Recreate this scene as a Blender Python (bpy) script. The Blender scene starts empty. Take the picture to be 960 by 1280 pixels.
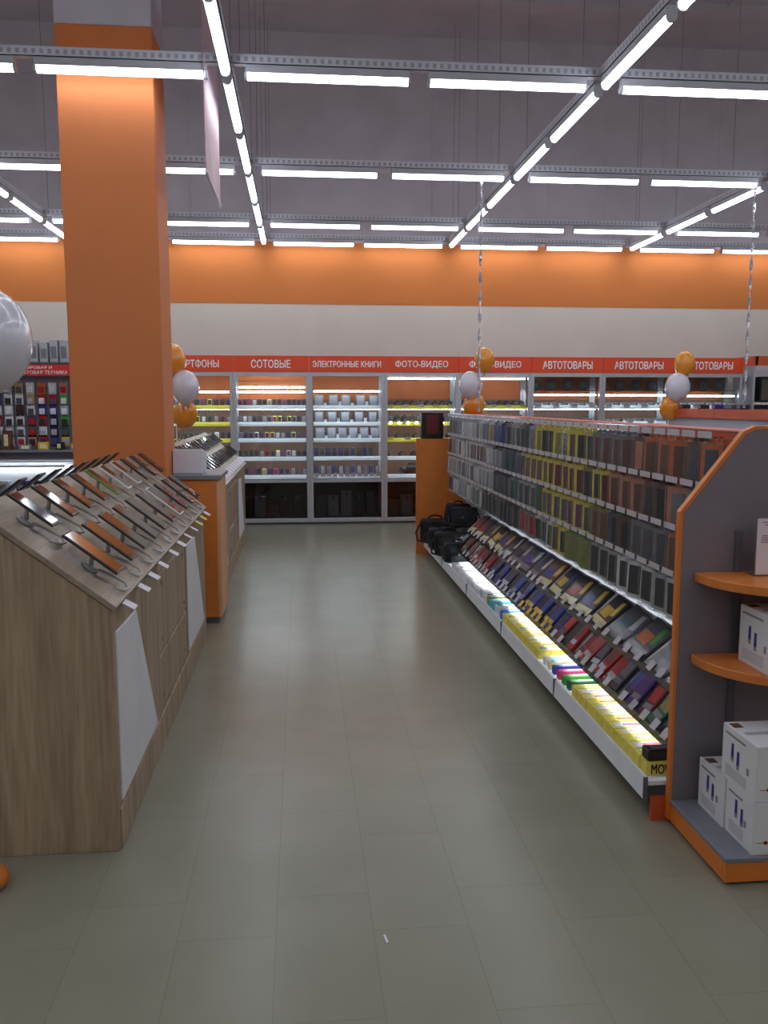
import bpy, bmesh, math, random
from mathutils import Vector, Matrix, Euler
random.seed(11)
PI = math.pi
SC = bpy.context.scene
COL = SC.collection

# ------------------------------------------------------------------ helpers
def lin(c):
    return tuple(((v/255)/12.92 if v/255 <= .04045 else ((v/255+.055)/1.055)**2.4) for v in c)

class MB:
    """collects simple solids into one mesh"""
    def __init__(s): s.bm = bmesh.new()
    def _add(s, bm2, M=None):
        if M is not None: bm2.transform(M)
        me = bpy.data.meshes.new('tmp'); bm2.to_mesh(me); bm2.free()
        s.bm.from_mesh(me); bpy.data.meshes.remove(me)
    def box(s, x0, x1, y0, y1, z0, z1, bev=0, seg=1, M=None):
        b = bmesh.new(); bmesh.ops.create_cube(b, size=1)
        b.transform(Matrix.Translation(((x0+x1)/2, (y0+y1)/2, (z0+z1)/2)) @ Matrix.Diagonal((x1-x0, y1-y0, z1-z0, 1)))
        if bev: bmesh.ops.bevel(b, geom=list(b.edges), offset=bev, segments=seg, profile=.5, affect='EDGES')
        s._add(b, M); return s
    def prism(s, pts, axis, a, b_, bev=0, seg=1, M=None):
        """polygon pts (2D) extruded along axis from a to b_: axis x->(y,z) y->(x,z) z->(x,y)"""
        b = bmesh.new()
        def P(p, t):
            return {'x': (t, p[0], p[1]), 'y': (p[0], t, p[1]), 'z': (p[0], p[1], t)}[axis]
        v0 = [b.verts.new(P(p, a)) for p in pts]; v1 = [b.verts.new(P(p, b_)) for p in pts]
        b.faces.new(v0); b.faces.new(v1[::-1])
        n = len(pts)
        for i in range(n): b.faces.new((v0[i], v1[i], v1[(i+1) % n], v0[(i+1) % n]))
        bmesh.ops.recalc_face_normals(b, faces=b.faces)
        if bev: bmesh.ops.bevel(b, geom=list(b.edges), offset=bev, segments=seg, profile=.5, affect='EDGES')
        s._add(b, M); return s
    def cyl(s, p0, p1, r0, r1=None, n=12):
        r1 = r0 if r1 is None else r1
        p0, p1 = Vector(p0), Vector(p1); d = p1-p0
        b = bmesh.new(); bmesh.ops.create_cone(b, cap_ends=True, segments=n, radius1=r0, radius2=r1, depth=d.length)
        s._add(b, Matrix.Translation((p0+p1)/2) @ d.to_track_quat('Z', 'Y').to_matrix().to_4x4()); return s
    def lathe(s, prof, n=20, M=None):
        b = bmesh.new(); rings = []
        for r, z in prof:
            if r < 1e-6: rings.append([b.verts.new((0, 0, z))])
            else: rings.append([b.verts.new((r*math.cos(2*PI*i/n), r*math.sin(2*PI*i/n), z)) for i in range(n)])
        for A, B in zip(rings, rings[1:]):
            for i in range(n):
                j = (i+1) % n
                if len(A) == 1 and len(B) == 1: continue
                if len(A) == 1: b.faces.new((A[0], B[i], B[j]))
                elif len(B) == 1: b.faces.new((A[i], A[j], B[0]))
                else: b.faces.new((A[i], A[j], B[j], B[i]))
        bmesh.ops.recalc_face_normals(b, faces=b.faces)
        s._add(b, M); return s
    def tube(s, pts, r, n=8):
        pts = [Vector(p) for p in pts]; b = bmesh.new(); rings = []
        for i, p in enumerate(pts):
            t = (pts[min(i+1, len(pts)-1)]-pts[max(i-1, 0)]).normalized()
            q = t.to_track_quat('Z', 'Y')
            rings.append([b.verts.new(p+q @ Vector((r*math.cos(2*PI*k/n), r*math.sin(2*PI*k/n), 0))) for k in range(n)])
        for A, B in zip(rings, rings[1:]):
            for k in range(n): b.faces.new((A[k], A[(k+1) % n], B[(k+1) % n], B[k]))
        b.faces.new(rings[0][::-1]); b.faces.new(rings[-1])
        bmesh.ops.recalc_face_normals(b, faces=b.faces)
        s._add(b); return s
    def mesh(s, name, smooth=False):
        me = bpy.data.meshes.new(name)
        s.bm.to_mesh(me); s.bm.free()
        if smooth:
            for p in me.polygons: p.use_smooth = True
        me.materials.append(None)
        return me

def obj(name, me, mat, parent=None, loc=(0, 0, 0), rot=(0, 0, 0), scale=(1, 1, 1), label=None):
    """one mesh object; meshes may be shared, the material sits on the object"""
    if isinstance(me, MB): me = me.mesh(name)
    o = bpy.data.objects.new(name, me); COL.objects.link(o)
    o.material_slots[0].link = 'OBJECT'; o.material_slots[0].material = mat
    o.location = loc; o.rotation_euler = rot; o.scale = scale
    if parent is not None: o.parent = parent
    if label: o['label'] = label
    return o

def tag(o, label, cat, group=None, kind=None):
    o['label'] = label; o['category'] = cat
    if group: o['group'] = group
    if kind: o['kind'] = kind
    return o

def thing(name, label, cat, loc=(0, 0, 0), rot=(0, 0, 0), group=None):
    o = bpy.data.objects.new(name, None); COL.objects.link(o)
    o.empty_display_size = .05
    o.location = loc; o.rotation_euler = rot
    return tag(o, label, cat, group)

def struct(name, me, mat, parent=None, label=None):
    o = obj(name, me, mat, parent)
    if parent is None: o['kind'] = 'structure'
    if label: o['label'] = label
    return o

ONES = ['', 'first', 'second', 'third', 'fourth', 'fifth', 'sixth', 'seventh', 'eighth', 'ninth', 'tenth', 'eleventh', 'twelfth', 'thirteenth',
        'fourteenth', 'fifteenth', 'sixteenth', 'seventeenth', 'eighteenth', 'nineteenth', 'twentieth']
TENS = {20: 'twenty', 30: 'thirty', 40: 'forty', 50: 'fifty'}
def nth(n):
    if n <= 20: return ONES[n]
    if n % 10 == 0: return {30: 'thirtieth', 40: 'fortieth', 50: 'fiftieth'}[n]
    return TENS[n//10*10]+'-'+ONES[n % 10]

# ------------------------------------------------------------------ materials
def newmat(name):
    m = bpy.data.materials.new(name); m.use_nodes = True
    nt = m.node_tree; nt.nodes.clear()
    out = nt.nodes.new('ShaderNodeOutputMaterial')
    return m, nt, out

def pmat(name, rgb, rough=.5, metal=0., var=.08, scale=8., ior=1.5, coat=0., stretch=(1, 1, 1), rgb2=None, bump=0.):
    """principled with a soft noise variation of its own colour"""
    m, nt, out = newmat(name)
    N = nt.nodes.new; L = nt.links.new
    p = N('ShaderNodeBsdfPrincipled'); L(p.outputs[0], out.inputs[0])
    tc = N('ShaderNodeTexCoord'); mp = N('ShaderNodeMapping'); mp.inputs['Scale'].default_value = stretch
    L(tc.outputs['Object'], mp.inputs['Vector'])
    nz = N('ShaderNodeTexNoise'); nz.inputs['Scale'].default_value = scale; nz.inputs['Detail'].default_value = 5
    L(mp.outputs[0], nz.inputs['Vector'])
    c = lin(rgb)
    a = tuple(v*(1-var) for v in c); b = tuple(min(1, v*(1+var)) for v in c) if rgb2 is None else lin(rgb2)
    if rgb2 is not None: a = c
    cr = N('ShaderNodeValToRGB'); cr.color_ramp.elements[0].position = .32; cr.color_ramp.elements[1].position = .68
    cr.color_ramp.elements[0].color = (*a, 1); cr.color_ramp.elements[1].color = (*b, 1)
    L(nz.outputs['Fac'], cr.inputs[0]); L(cr.outputs[0], p.inputs['Base Color'])
    p.inputs['Roughness'].default_value = rough; p.inputs['Metallic'].default_value = metal; p.inputs['IOR'].default_value = ior
    p.inputs['Coat Weight'].default_value = coat
    if bump:
        bp = N('ShaderNodeBump'); bp.inputs['Strength'].default_value = bump; bp.inputs['Distance'].default_value = .01
        L(nz.outputs['Fac'], bp.inputs['Height']); L(bp.outputs[0], p.inputs['Normal'])
    return m

def emat(name, rgb, strength):
    m, nt, out = newmat(name)
    e = nt.nodes.new('ShaderNodeEmission'); e.inputs[0].default_value = (*rgb, 1); e.inputs[1].default_value = strength
    nt.links.new(e.outputs[0], out.inputs[0]); return m

def glassmat(name, tint=(1, 1, 1), refl=1.0, rough=0.0, ior=1.5, haze=0., haze_rgb=(220, 225, 230)):
    m, nt, out = newmat(name); N = nt.nodes.new; L = nt.links.new
    t = N('ShaderNodeBsdfTransparent'); t.inputs[0].default_value = (*tint, 1)
    g = N('ShaderNodeBsdfGlossy'); g.inputs['Roughness'].default_value = rough
    f = N('ShaderNodeFresnel'); f.inputs[0].default_value = ior
    mm = N('ShaderNodeMath'); mm.operation = 'MULTIPLY'; mm.inputs[1].default_value = refl; mm.use_clamp = True
    L(f.outputs[0], mm.inputs[0])
    base = t
    if haze:
        d = N('ShaderNodeBsdfDiffuse'); d.inputs[0].default_value = (*lin(haze_rgb), 1)
        mh = N('ShaderNodeMixShader'); mh.inputs[0].default_value = haze
        L(t.outputs[0], mh.inputs[1]); L(d.outputs[0], mh.inputs[2]); base = mh
    mx = N('ShaderNodeMixShader'); L(mm.outputs[0], mx.inputs[0]); L(base.outputs[0], mx.inputs[1]); L(g.outputs[0], mx.inputs[2])
    L(mx.outputs[0], out.inputs[0]); return m

def woodmat(name, dark, light, grain='z', rough=.45):
    m, nt, out = newmat(name); N = nt.nodes.new; L = nt.links.new
    p = N('ShaderNodeBsdfPrincipled'); L(p.outputs[0], out.inputs[0]); p.inputs['Roughness'].default_value = rough
    tc = N('ShaderNodeTexCoord'); mp = N('ShaderNodeMapping')
    mp.inputs['Scale'].default_value = {'z': (7, 7, .5), 'y': (9, .7, 9), 'x': (.7, 9, 9)}[grain]
    L(tc.outputs['Object'], mp.inputs[0])
    n1 = N('ShaderNodeTexNoise'); n1.inputs['Scale'].default_value = 1.3; n1.inputs['Detail'].default_value = 8; n1.inputs['Roughness'].default_value = .62; n1.inputs['Distortion'].default_value = .6
    n2 = N('ShaderNodeTexNoise'); n2.inputs['Scale'].default_value = 9; n2.inputs['Detail'].default_value = 4
    L(mp.outputs[0], n1.inputs[0]); L(mp.outputs[0], n2.inputs[0])
    mx = N('ShaderNodeMix'); mx.data_type = 'FLOAT'; mx.inputs[0].default_value = .35
    L(n1.outputs['Fac'], mx.inputs[2]); L(n2.outputs['Fac'], mx.inputs[3])
    cr = N('ShaderNodeValToRGB'); e = cr.color_ramp.elements
    e[0].position = .34; e[0].color = (*lin(dark), 1); e[1].position = .64; e[1].color = (*lin(light), 1)
    L(mx.outputs[0], cr.inputs[0]); L(cr.outputs[0], p.inputs['Base Color'])
    return m

def floormat():
    m, nt, out = newmat('floor_tiles'); N = nt.nodes.new; L = nt.links.new
    p = N('ShaderNodeBsdfPrincipled'); L(p.outputs[0], out.inputs[0])
    tc = N('ShaderNodeTexCoord'); mp = N('ShaderNodeMapping')
    mp.inputs['Rotation'].default_value = (0, 0, PI/2); mp.inputs['Location'].default_value = (.11, .094, 0)
    L(tc.outputs['Object'], mp.inputs[0])
    br = N('ShaderNodeTexBrick'); br.offset = .35; br.offset_frequency = 2
    br.inputs['Scale'].default_value = 1; br.inputs['Brick Width'].default_value = .6; br.inputs['Row Height'].default_value = .305
    br.inputs['Mortar Size'].default_value = .0016; br.inputs['Mortar Smooth'].default_value = .3; br.inputs['Bias'].default_value = 0
    br.inputs['Color1'].default_value = (*lin((150, 146, 128)), 1); br.inputs['Color2'].default_value = (*lin((147, 143, 125)), 1)
    br.inputs['Mortar'].default_value = (*lin((136, 131, 115)), 1)
    L(mp.outputs[0], br.inputs[0])
    nz = N('ShaderNodeTexNoise'); nz.inputs['Scale'].default_value = 3; nz.inputs['Detail'].default_value = 6
    L(tc.outputs['Object'], nz.inputs[0])
    cr = N('ShaderNodeValToRGB'); cr.color_ramp.elements[0].color = (.93, .93, .92, 1); cr.color_ramp.elements[1].color = (1.0, 1.0, 1.0, 1)
    cr.color_ramp.elements[0].position = .35; cr.color_ramp.elements[1].position = .65
    L(nz.outputs['Fac'], cr.inputs[0])
    mx = N('ShaderNodeMix'); mx.data_type = 'RGBA'; mx.blend_type = 'MULTIPLY'; mx.inputs[0].default_value = 1
    L(br.outputs['Color'], mx.inputs[6]); L(cr.outputs[0], mx.inputs[7]); L(mx.outputs[2], p.inputs['Base Color'])
    n2 = N('ShaderNodeTexNoise'); n2.inputs['Scale'].default_value = 14; n2.inputs['Detail'].default_value = 3
    L(tc.outputs['Object'], n2.inputs[0])
    mr = N('ShaderNodeMapRange'); mr.inputs['To Min'].default_value = .225; mr.inputs['To Max'].default_value = .265; p.inputs['IOR'].default_value = 1.43
    L(n2.outputs['Fac'], mr.inputs[0]); L(mr.outputs[0], p.inputs['Roughness'])
    bp = N('ShaderNodeBump'); bp.inputs['Strength'].default_value = .0; bp.inputs['Distance'].default_value = .001
    L(br.outputs['Fac'], bp.inputs['Height']); bp.invert = True; L(bp.outputs[0], p.inputs['Normal'])
    return m

def holemat(name, rgb, hole, du, dv, ax, frac=.3, rough=.45):
    """painted metal with rows of punched holes; ax = the two object axes"""
    m, nt, out = newmat(name); N = nt.nodes.new; L = nt.links.new
    p = N('ShaderNodeBsdfPrincipled'); L(p.outputs[0], out.inputs[0]); p.inputs['Roughness'].default_value = rough
    tc = N('ShaderNodeTexCoord'); sp = N('ShaderNodeSeparateXYZ'); L(tc.outputs['Object'], sp.inputs[0])
    def cell(o, d):
        a = N('ShaderNodeMath'); a.operation = 'DIVIDE'; a.inputs[1].default_value = d; L(o, a.inputs[0])
        f = N('ShaderNodeMath'); f.operation = 'FRACT'; L(a.outputs[0], f.inputs[0])
        s_ = N('ShaderNodeMath'); s_.operation = 'SUBTRACT'; s_.inputs[1].default_value = .5; L(f.outputs[0], s_.inputs[0])
        b = N('ShaderNodeMath'); b.operation = 'ABSOLUTE'; L(s_.outputs[0], b.inputs[0])
        l = N('ShaderNodeMath'); l.operation = 'LESS_THAN'; l.inputs[1].default_value = frac/2; L(b.outputs[0], l.inputs[0]); return l
    a, b = cell(sp.outputs[ax[0]], du), cell(sp.outputs[ax[1]], dv)
    mu = N('ShaderNodeMath'); mu.operation = 'MULTIPLY'; L(a.outputs[0], mu.inputs[0]); L(b.outputs[0], mu.inputs[1])
    mx = N('ShaderNodeMix'); mx.data_type = 'RGBA'; L(mu.outputs[0], mx.inputs[0])
    mx.inputs[6].default_value = (*lin(rgb), 1); mx.inputs[7].default_value = (*lin(hole), 1); L(mx.outputs[2], p.inputs['Base Color'])
    return m

M = {}
M['floor'] = floormat()
M['ceiling'] = pmat('ceiling_concrete', (192, 184, 192), .9, var=.08, scale=1.2)
M['concrete'] = pmat('raw_concrete', (196, 187, 196), .9, var=.07, scale=2.0)
M['cream'] = pmat('cream_paint', (214, 202, 192), .8, var=.03, scale=2)
M['orange_wall'] = pmat('orange_paint', (208, 120, 56), .75, var=.03, scale=2)
M['pillar'] = pmat('orange_pillar_paint', (214, 124, 68), .7, var=.03, scale=2)
M['orange_board'] = pmat('orange_laminate', (224, 132, 60), .4, var=.05, scale=10)
M['orange_edge'] = pmat('orange_edge_band', (228, 128, 50), .4, var=.04)
M['red_orange'] = pmat('red_orange_sign', (232, 76, 30), .45, var=.03)
M['orange_back'] = pmat('cabinet_back_orange', (186, 96, 42), .6, var=.04)
M['brick_orange'] = pmat('header_red_orange', (206, 88, 50), .45, var=.05)
M['red_sign'] = pmat('red_sign', (214, 40, 36), .45, var=.03)
M['white'] = pmat('white_paint', (232, 232, 236), .5, var=.03)
M['white_gloss'] = pmat('white_gloss_plastic', (236, 236, 240), .22, var=.02)
M['letter'] = pmat('white_letter', (248, 244, 246), .5, var=.01)
M['alu'] = pmat('aluminium', (190, 192, 200), .38, .55, var=.05)
M['tray'] = holemat('slotted_tray', (226, 226, 238), (176, 174, 188), .05, .064, ('X', 'Z'), .45)
M['tray_y'] = holemat('slotted_tray_lengthwise', (226, 226, 238), (176, 174, 188), .05, .064, ('Y', 'Z'), .45)
M['housing'] = pmat('batten_housing', (205, 205, 215), .5, var=.03)
M['tube'] = emat('lamp_light', (.845, .912, 1.0), 26)
M['led'] = emat('shelf_led_light', (.84, .93, 1.0), 48)
M['led_soft'] = emat('shelf_led_light_lower', (.84, .93, 1.0), 55)
M['deck_led'] = emat('deck_led_light', (.93, .98, 1.0), 85)
M['puck'] = emat('puck_light', (1.0, .96, .84), 60)
M['wire'] = pmat('dark_wire', (128, 120, 126), .6)
M['oak'] = woodmat('grey_oak_upright', (129, 109, 86), (190, 167, 139), 'z')
M['oak_top'] = woodmat('grey_oak_top', (140, 124, 106), (176, 162, 142), 'y', .35)
M['oak_front'] = woodmat('grey_oak_front', (135, 115, 92), (182, 161, 135), 'z')
M['grey_panel'] = pmat('grey_laminate', (130, 121, 129), .55, var=.03, scale=30)
M['grey_dark'] = pmat('dark_grey_plastic', (98, 98, 106), .5)
M['grey_top'] = pmat('grey_worktop', (128, 130, 140), .35, var=.05)
M['printer'] = pmat('pale_grey_plastic', (228, 226, 236), .5, var=.02)
M['black'] = pmat('black_plastic', (26, 26, 30), .4)
M['fabric'] = pmat('black_nylon', (20, 20, 24), .75, var=.3, scale=60, bump=.3)
M['fabric2'] = pmat('dark_navy_nylon', (24, 26, 34), .7, var=.3, scale=60, bump=.3)
M['screen'] = pmat('black_glass_screen', (18, 19, 22), .06, 0, var=.02, ior=2.6)
M['bezel'] = pmat('dark_bezel', (30, 26, 26), .3)
M['bezel_white'] = pmat('white_bezel', (222, 222, 226), .3)
M['bezel_green'] = pmat('green_bezel', (96, 140, 70), .4)
M['stand'] = pmat('pale_stand_plastic', (188, 186, 188), .35)
M['clear'] = glassmat('clear_acrylic', (.96, .97, .98), 1.6, .02, 1.5, haze=.10)
M['bag'] = glassmat('clear_bag_film', (.98, .98, .98), .6, .18, 1.33, haze=.055)
M['film'] = glassmat('shiny_film', (.98, .98, .98), .6, .10, 1.33, haze=.015)
M['glass'] = glassmat('cabinet_glass', (.97, .99, .99), 1.1, 0, 1.5)
M['dark_glass'] = glassmat('tinted_cabinet_glass', (.55, .53, .56), 1.0, .02, 1.5)
M['shelf_glass'] = glassmat('glass_shelf', (.9, .95, .95), 1.0, 0, 1.5, haze=.12)
M['case_back'] = pmat('cabinet_back_brown', (122, 88, 72), .6, var=.04)
M['lip'] = pmat('white_price_rail', (238, 242, 250), .4, var=.03)
M['lip_yellow'] = pmat('yellow_price_rail', (238, 226, 40), .45, var=.03)
M['peg'] = holemat('white_pegboard', (196, 198, 208), (110, 112, 122), .025, .025, ('Y', 'Z'), .35)
M['peg_x'] = holemat('lilac_grey_pegboard', (178, 172, 188), (120, 116, 130), .03, .03, ('X', 'Z'), .3)
M['chrome'] = pmat('chrome', (210, 212, 218), .18, 1.0, var=.02)
M['bal_white'] = pmat('white_latex', (224, 220, 230), .2, var=.02, coat=.6)
M['bal_orange'] = pmat('orange_latex', (238, 150, 40), .22, var=.04, coat=.6)
M['ribbon'] = pmat('silver_ribbon', (198, 196, 206), .25, .6, var=.1, scale=30)
M['ribbon_red'] = pmat('faded_red_poster', (196, 178, 190), .6, rgb2=(196, 140, 140), scale=2.2)
M['paper'] = pmat('white_paper', (236, 228, 238), .6, var=.01)
M['print'] = pmat('grey_print', (150, 144, 156), .6)
M['ticket'] = pmat('hook_ticket', (196, 190, 196), .5, var=.12, scale=30)
PAL = {}
def pal(name, rgb, rough=.4):
    if name not in PAL: PAL[name] = pmat('pack_'+name, rgb, .5, var=.12, scale=25, ior=1.33)
    return PAL[name]
for n_, c_ in {'orange': (206, 112, 66), 'brown': (110, 74, 60), 'yellow': (222, 206, 84), 'olive': (138, 134, 70), 'black': (50, 49, 54), 'charcoal': (86, 84, 92),
               'grey': (128, 126, 132), 'silver': (176, 178, 184), 'white': (226, 226, 230), 'blue': (42, 66, 150), 'navy': (34, 40, 82), 'teal': (48, 84, 96),
               'purple': (112, 58, 98), 'violet': (70, 44, 124), 'red': (176, 38, 36), 'maroon': (104, 40, 44), 'pink': (214, 70, 130), 'green': (80, 160, 62), 'lime': (130, 150, 80),
               'cyan': (90, 190, 205), 'skyblue': (40, 120, 205), 'gold': (226, 186, 70), 'tan': (176, 150, 110), 'lemon': (238, 222, 104), 'cream': (236, 228, 176), 'dkgreen': (40, 96, 70),
               'salmon': (196, 132, 110), 'indigo': (60, 62, 140)}.items(): pal(n_, c_)

# ------------------------------------------------------------------ text
_T = {}
def text_mesh(s, width=None, cap=None, bold=.02, depth=.004):
    k = (s, width, cap, bold, depth)
    if k in _T: return _T[k]
    cu = bpy.data.curves.new('lettering', 'FONT'); cu.body = s; cu.size = 1; cu.align_x = 'CENTER'; cu.align_y = 'CENTER'
    cu.resolution_u = 3; cu.extrude = .0
    o = bpy.data.objects.new('lettering', cu); COL.objects.link(o)
    dg = bpy.context.evaluated_depsgraph_get(); dg.update()
    cv = o.evaluated_get(dg).to_curve(dg)
    # overlapping strokes of a glyph are filled one by one, each with its own counters
    def ctl(sp): return [(p.co.copy(), p.handle_left.copy(), p.handle_right.copy(), p.handle_left_type, p.handle_right_type) for p in sp.bezier_points]
    def area(P): return sum(P[i][0].x*P[(i+1) % len(P)][0].y-P[(i+1) % len(P)][0].x*P[i][0].y for i in range(len(P)))/2
    def inside(pt, P):
        c_ = False
        for i in range(len(P)):
            a_, b_ = P[i][0], P[i-1][0]
            if (a_.y > pt.y) != (b_.y > pt.y) and pt.x < (b_.x-a_.x)*(pt.y-a_.y)/(b_.y-a_.y)+a_.x: c_ = not c_
        return c_
    sps = [ctl(sp) for sp in cv.splines if len(sp.bezier_points) > 1]
    def within(P, Q): return P is not Q and all(inside(p[0], Q) for p in P) and abs(area(P)) < abs(area(Q))
    depth_ = [sum(within(P, Q) for Q in sps) for P in sps]
    outer = [[P] for P, d_ in zip(sps, depth_) if d_ % 2 == 0]
    for P, d_ in zip(sps, depth_):
        if d_ % 2 == 0: continue
        cand = [g for g in outer if within(P, g[0])]
        if cand: min(cand, key=lambda g: abs(area(g[0]))).append(P)
    o.to_curve_clear(); bpy.data.objects.remove(o); bpy.data.curves.remove(cu)
    b = bmesh.new(); z_ = 0
    for g in outer:
        c2 = bpy.data.curves.new('glyph', 'CURVE'); c2.dimensions = '2D'; c2.fill_mode = 'BOTH'; c2.resolution_u = 3
        for P in g:
            sp = c2.splines.new('BEZIER'); sp.bezier_points.add(len(P)-1); sp.use_cyclic_u = True
            for q, (co_, hl, hr, tl_, tr_) in zip(sp.bezier_points, P):
                q.handle_left_type = 'FREE'; q.handle_right_type = 'FREE'; q.co = co_; q.handle_left = hl; q.handle_right = hr
        o2 = bpy.data.objects.new('glyph', c2); COL.objects.link(o2)
        dg = bpy.context.evaluated_depsgraph_get(); dg.update()
        m2 = bpy.data.meshes.new_from_object(o2.evaluated_get(dg)); b.from_mesh(m2)
        bpy.data.objects.remove(o2); bpy.data.curves.remove(c2); bpy.data.meshes.remove(m2)
    me = bpy.data.meshes.new('lettering')
    xs = [v.co.x for v in b.verts]; ys = [v.co.y for v in b.verts]
    cx, cy = (min(xs)+max(xs))/2, (min(ys)+max(ys))/2
    w, h = max(xs)-min(xs), max(ys)-min(ys)
    sy = cap/h if cap else width/w
    sx = width/w if width else sy
    for v in b.verts: v.co = ((v.co.x-cx)*sx, (v.co.y-cy)*sy, 0)
    k_ = bold*sy*.55
    src = list(b.faces)+list(b.edges)+list(b.verts)
    for q, (dx, dy) in enumerate(((k_, 0), (-k_, 0), (0, k_), (0, -k_))):
        g2 = bmesh.ops.duplicate(b, geom=src)['geom']
        bmesh.ops.translate(b, verts=[g for g in g2 if isinstance(g, bmesh.types.BMVert)], vec=(dx, dy, .0002*(q+1)))
    r = bmesh.ops.extrude_face_region(b, geom=list(b.faces))
    for g in r['geom']:
        if isinstance(g, bmesh.types.BMVert): g.co.z += depth
    bmesh.ops.recalc_face_normals(b, faces=b.faces)
    b.to_mesh(me); b.free(); me.materials.clear(); me.materials.append(None)
    _T[k] = me; return me

# ------------------------------------------------------------------ camera
F, HC = 1072., 1.65
th = math.atan(136/F); ph = math.atan(105/F*math.cos(th))
fw = Vector((math.sin(ph)*math.cos(th), math.cos(ph)*math.cos(th), -math.sin(th)))
rt = Vector((math.cos(ph), -math.sin(ph), 0)); up = rt.cross(fw)
cam = bpy.data.cameras.new('camera'); cam.sensor_fit = 'VERTICAL'; cam.sensor_height = 36; cam.lens = F/1280*36; cam.clip_start = .05
co = bpy.data.objects.new('camera', cam); COL.objects.link(co)
mw = Matrix((rt, up, -fw)).transposed().to_4x4(); mw.translation = (0, 0, HC); co.matrix_world = mw
SC.camera = co

# ------------------------------------------------------------------ the room
XL, XR, YB, YW, ZC = -8.5, 11.5, -6.0, 12.3, 6.6
struct('floor', MB().box(XL, XR, YB, YW, -.1, 0), M['floor'])
cm = MB().box(XL-.2, XR+.2, YB-.2, YW+.2, ZC, ZC+.2)
struct('ceiling', cm, M['ceiling'])
for i, x in enumerate([-6.6, -5.1, -3.6, -2.1, -.6, .9, 2.4, 3.9, 5.4, 6.9, 8.4, 9.9]):
    big = (x == -.6)
    struct('trim_%d' % (i+1), MB().box(x-(.09 if big else .03), x+(.09 if big else .03), YB, 10.95 if not big else 10.4, ZC-(.3 if big else .05), ZC), M['ceiling'])
struct('trim_13', MB().box(XL, XR, 10.95, 11.25, ZC-.10, ZC), M['ceiling'])
struct('trim_14', MB().box(XL, XR, 5.4, 5.75, ZC-.16, ZC), M['ceiling'])
struct('wall_back', MB().box(XL, XR, YW, YW+.2, 0, 3.02), M['cream'])
struct('wall_back_upper', MB().box(XL, XR, YW-.004, YW+.2, 3.02, 3.86), M['orange_wall'])
wp = MB().box(XL, XR, YW, YW+.2, 3.86, ZC)
for i in range(24):
    x = XL+.4+i*.83
    wp.box(x, x+.012, YW-.006, YW+.01, 3.9, ZC)
wp.box(XL, XR, YW-.012, YW+.01, 5.95, 6.0)
struct('wall_back_concrete', wp, M['concrete'])
struct('wall_left', MB().box(XL-.2, XL, YB, YW, 0, ZC), M['cream'])
struct('wall_right', MB().box(XR, XR+.2, YB, YW, 0, ZC), M['cream'])
struct('wall_rear', MB().box(XL, XR, YB-.2, YB, 0, ZC), M['cream'])
pl = struct('pillar', MB().box(-1.588, -.955, 6.2, 6.68, 0, 4.14, .006), M['pillar'])
pl['label'] = 'square orange painted pillar behind the wooden tablet counter'
struct('pillar_concrete', MB().box(-1.588, -.955, 6.2, 6.68, 4.141, ZC, .006).box(-2.6, .1, 6.30, 6.60, ZC-.35, ZC, .01), M['concrete'])

# ------------------------------------------------------------------ lighting grid
ZL = 3.81
def batten_meshes(L, axis):
    a, b = -L/2, L/2
    prof = [(-.03, .0), (-.024, -.026), (-.012, -.038), (.012, -.038), (.024, -.026), (.03, .0)]
    hp = [(-.034, .0), (.034, .0), (.03, .05), (-.03, .05)]
    d = MB().prism(prof, axis, a+.01, b-.01).mesh('diffuser')
    h = MB().prism(hp, axis, a, b).mesh('housing')
    c = [MB().prism([(x*1.12, z*1.08) for x, z in prof], axis, e, e+.018).mesh('end_cap') for e in (a-.008, b-.01)]
    return d, h, c
BX, BY = batten_meshes(1.09, 'x'), batten_meshes(1.06, 'y')
def batten(x, y, axis, label, group):
    d, h, c = BX if axis == 'x' else BY
    t = thing('ceiling_batten', label, 'ceiling light', (x, y, ZL), group=group)
    obj('housing', h, M['housing'], t); obj('diffuser', d, M['tube'], t); [obj('end_cap', c_, M['housing'], t) for c_ in c]
def rail(name, x0, x1, y0, y1, label, along):
    t = thing(name, label, 'light rail', ((x0+x1)/2, (y0+y1)/2, ZL+.05), group='slotted light rails')
    hx, hy = (x1-x0)/2, (y1-y0)/2
    if along == 'x':
        obj('tray', MB().box(-hx, hx, -.035, -.03, 0.002, .062).box(-hx, hx, .03, .035, 0.002, .062).box(-hx, hx, -.035, .035, 0.002, .006), M['tray'], t)
    else:
        cuts = [y0, 3.65]+[r_[0] for r_ in rows]
        for a_, e_ in zip(cuts, cuts[1:]):
            a_, e_ = a_+.04-(y0+y1)/2, e_-.04-(y0+y1)/2
            obj('tray', MB().box(-.035, -.03, a_, e_, 0.002, .062).box(.03, .035, a_, e_, 0.002, .062).box(-.035, .035, a_, e_, .002, .006), M['tray_y'], t)
    L = hx if along == 'x' else hy
    k = int(2*L/2.5)
    for i in range(k+1):
        s = -L+.1+i*(2*L-.2)/k
        p = (s, 0) if along == 'x' else (0, s)
        obj('suspension_wire', MB().cyl((p[0], p[1], .09), (p[0], p[1], ZC-ZL-.05), .003, n=5), M['wire'], t)
colx = {'C': -3.02, 'A': -.46, 'B': 2.10, 'D': 4.66}
rows = [(6.05, 'nearest cross row'), (8.45, 'second cross row'), (10.85, 'third cross row'), (12.06, 'farthest cross row')]
offs = [-3.82-1.08, -3.82+.1, -2.89+.545, -1.675+.545, -.33+.545, .89+.545, 2.23+.545, 3.44+.545, 4.78+.545, 5.99+.545]
offs = [-3.02-1.29-.545, -3.02-.13-.545, -2.89+.545, -1.675+.545, -.33+.545, .89+.545, 2.23+.545, 3.44+.545, 4.79+.545, 6.0+.545, 7.35+.545, 8.57+.545]  # last two battens of each row are unseen, added for light from the right
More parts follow.
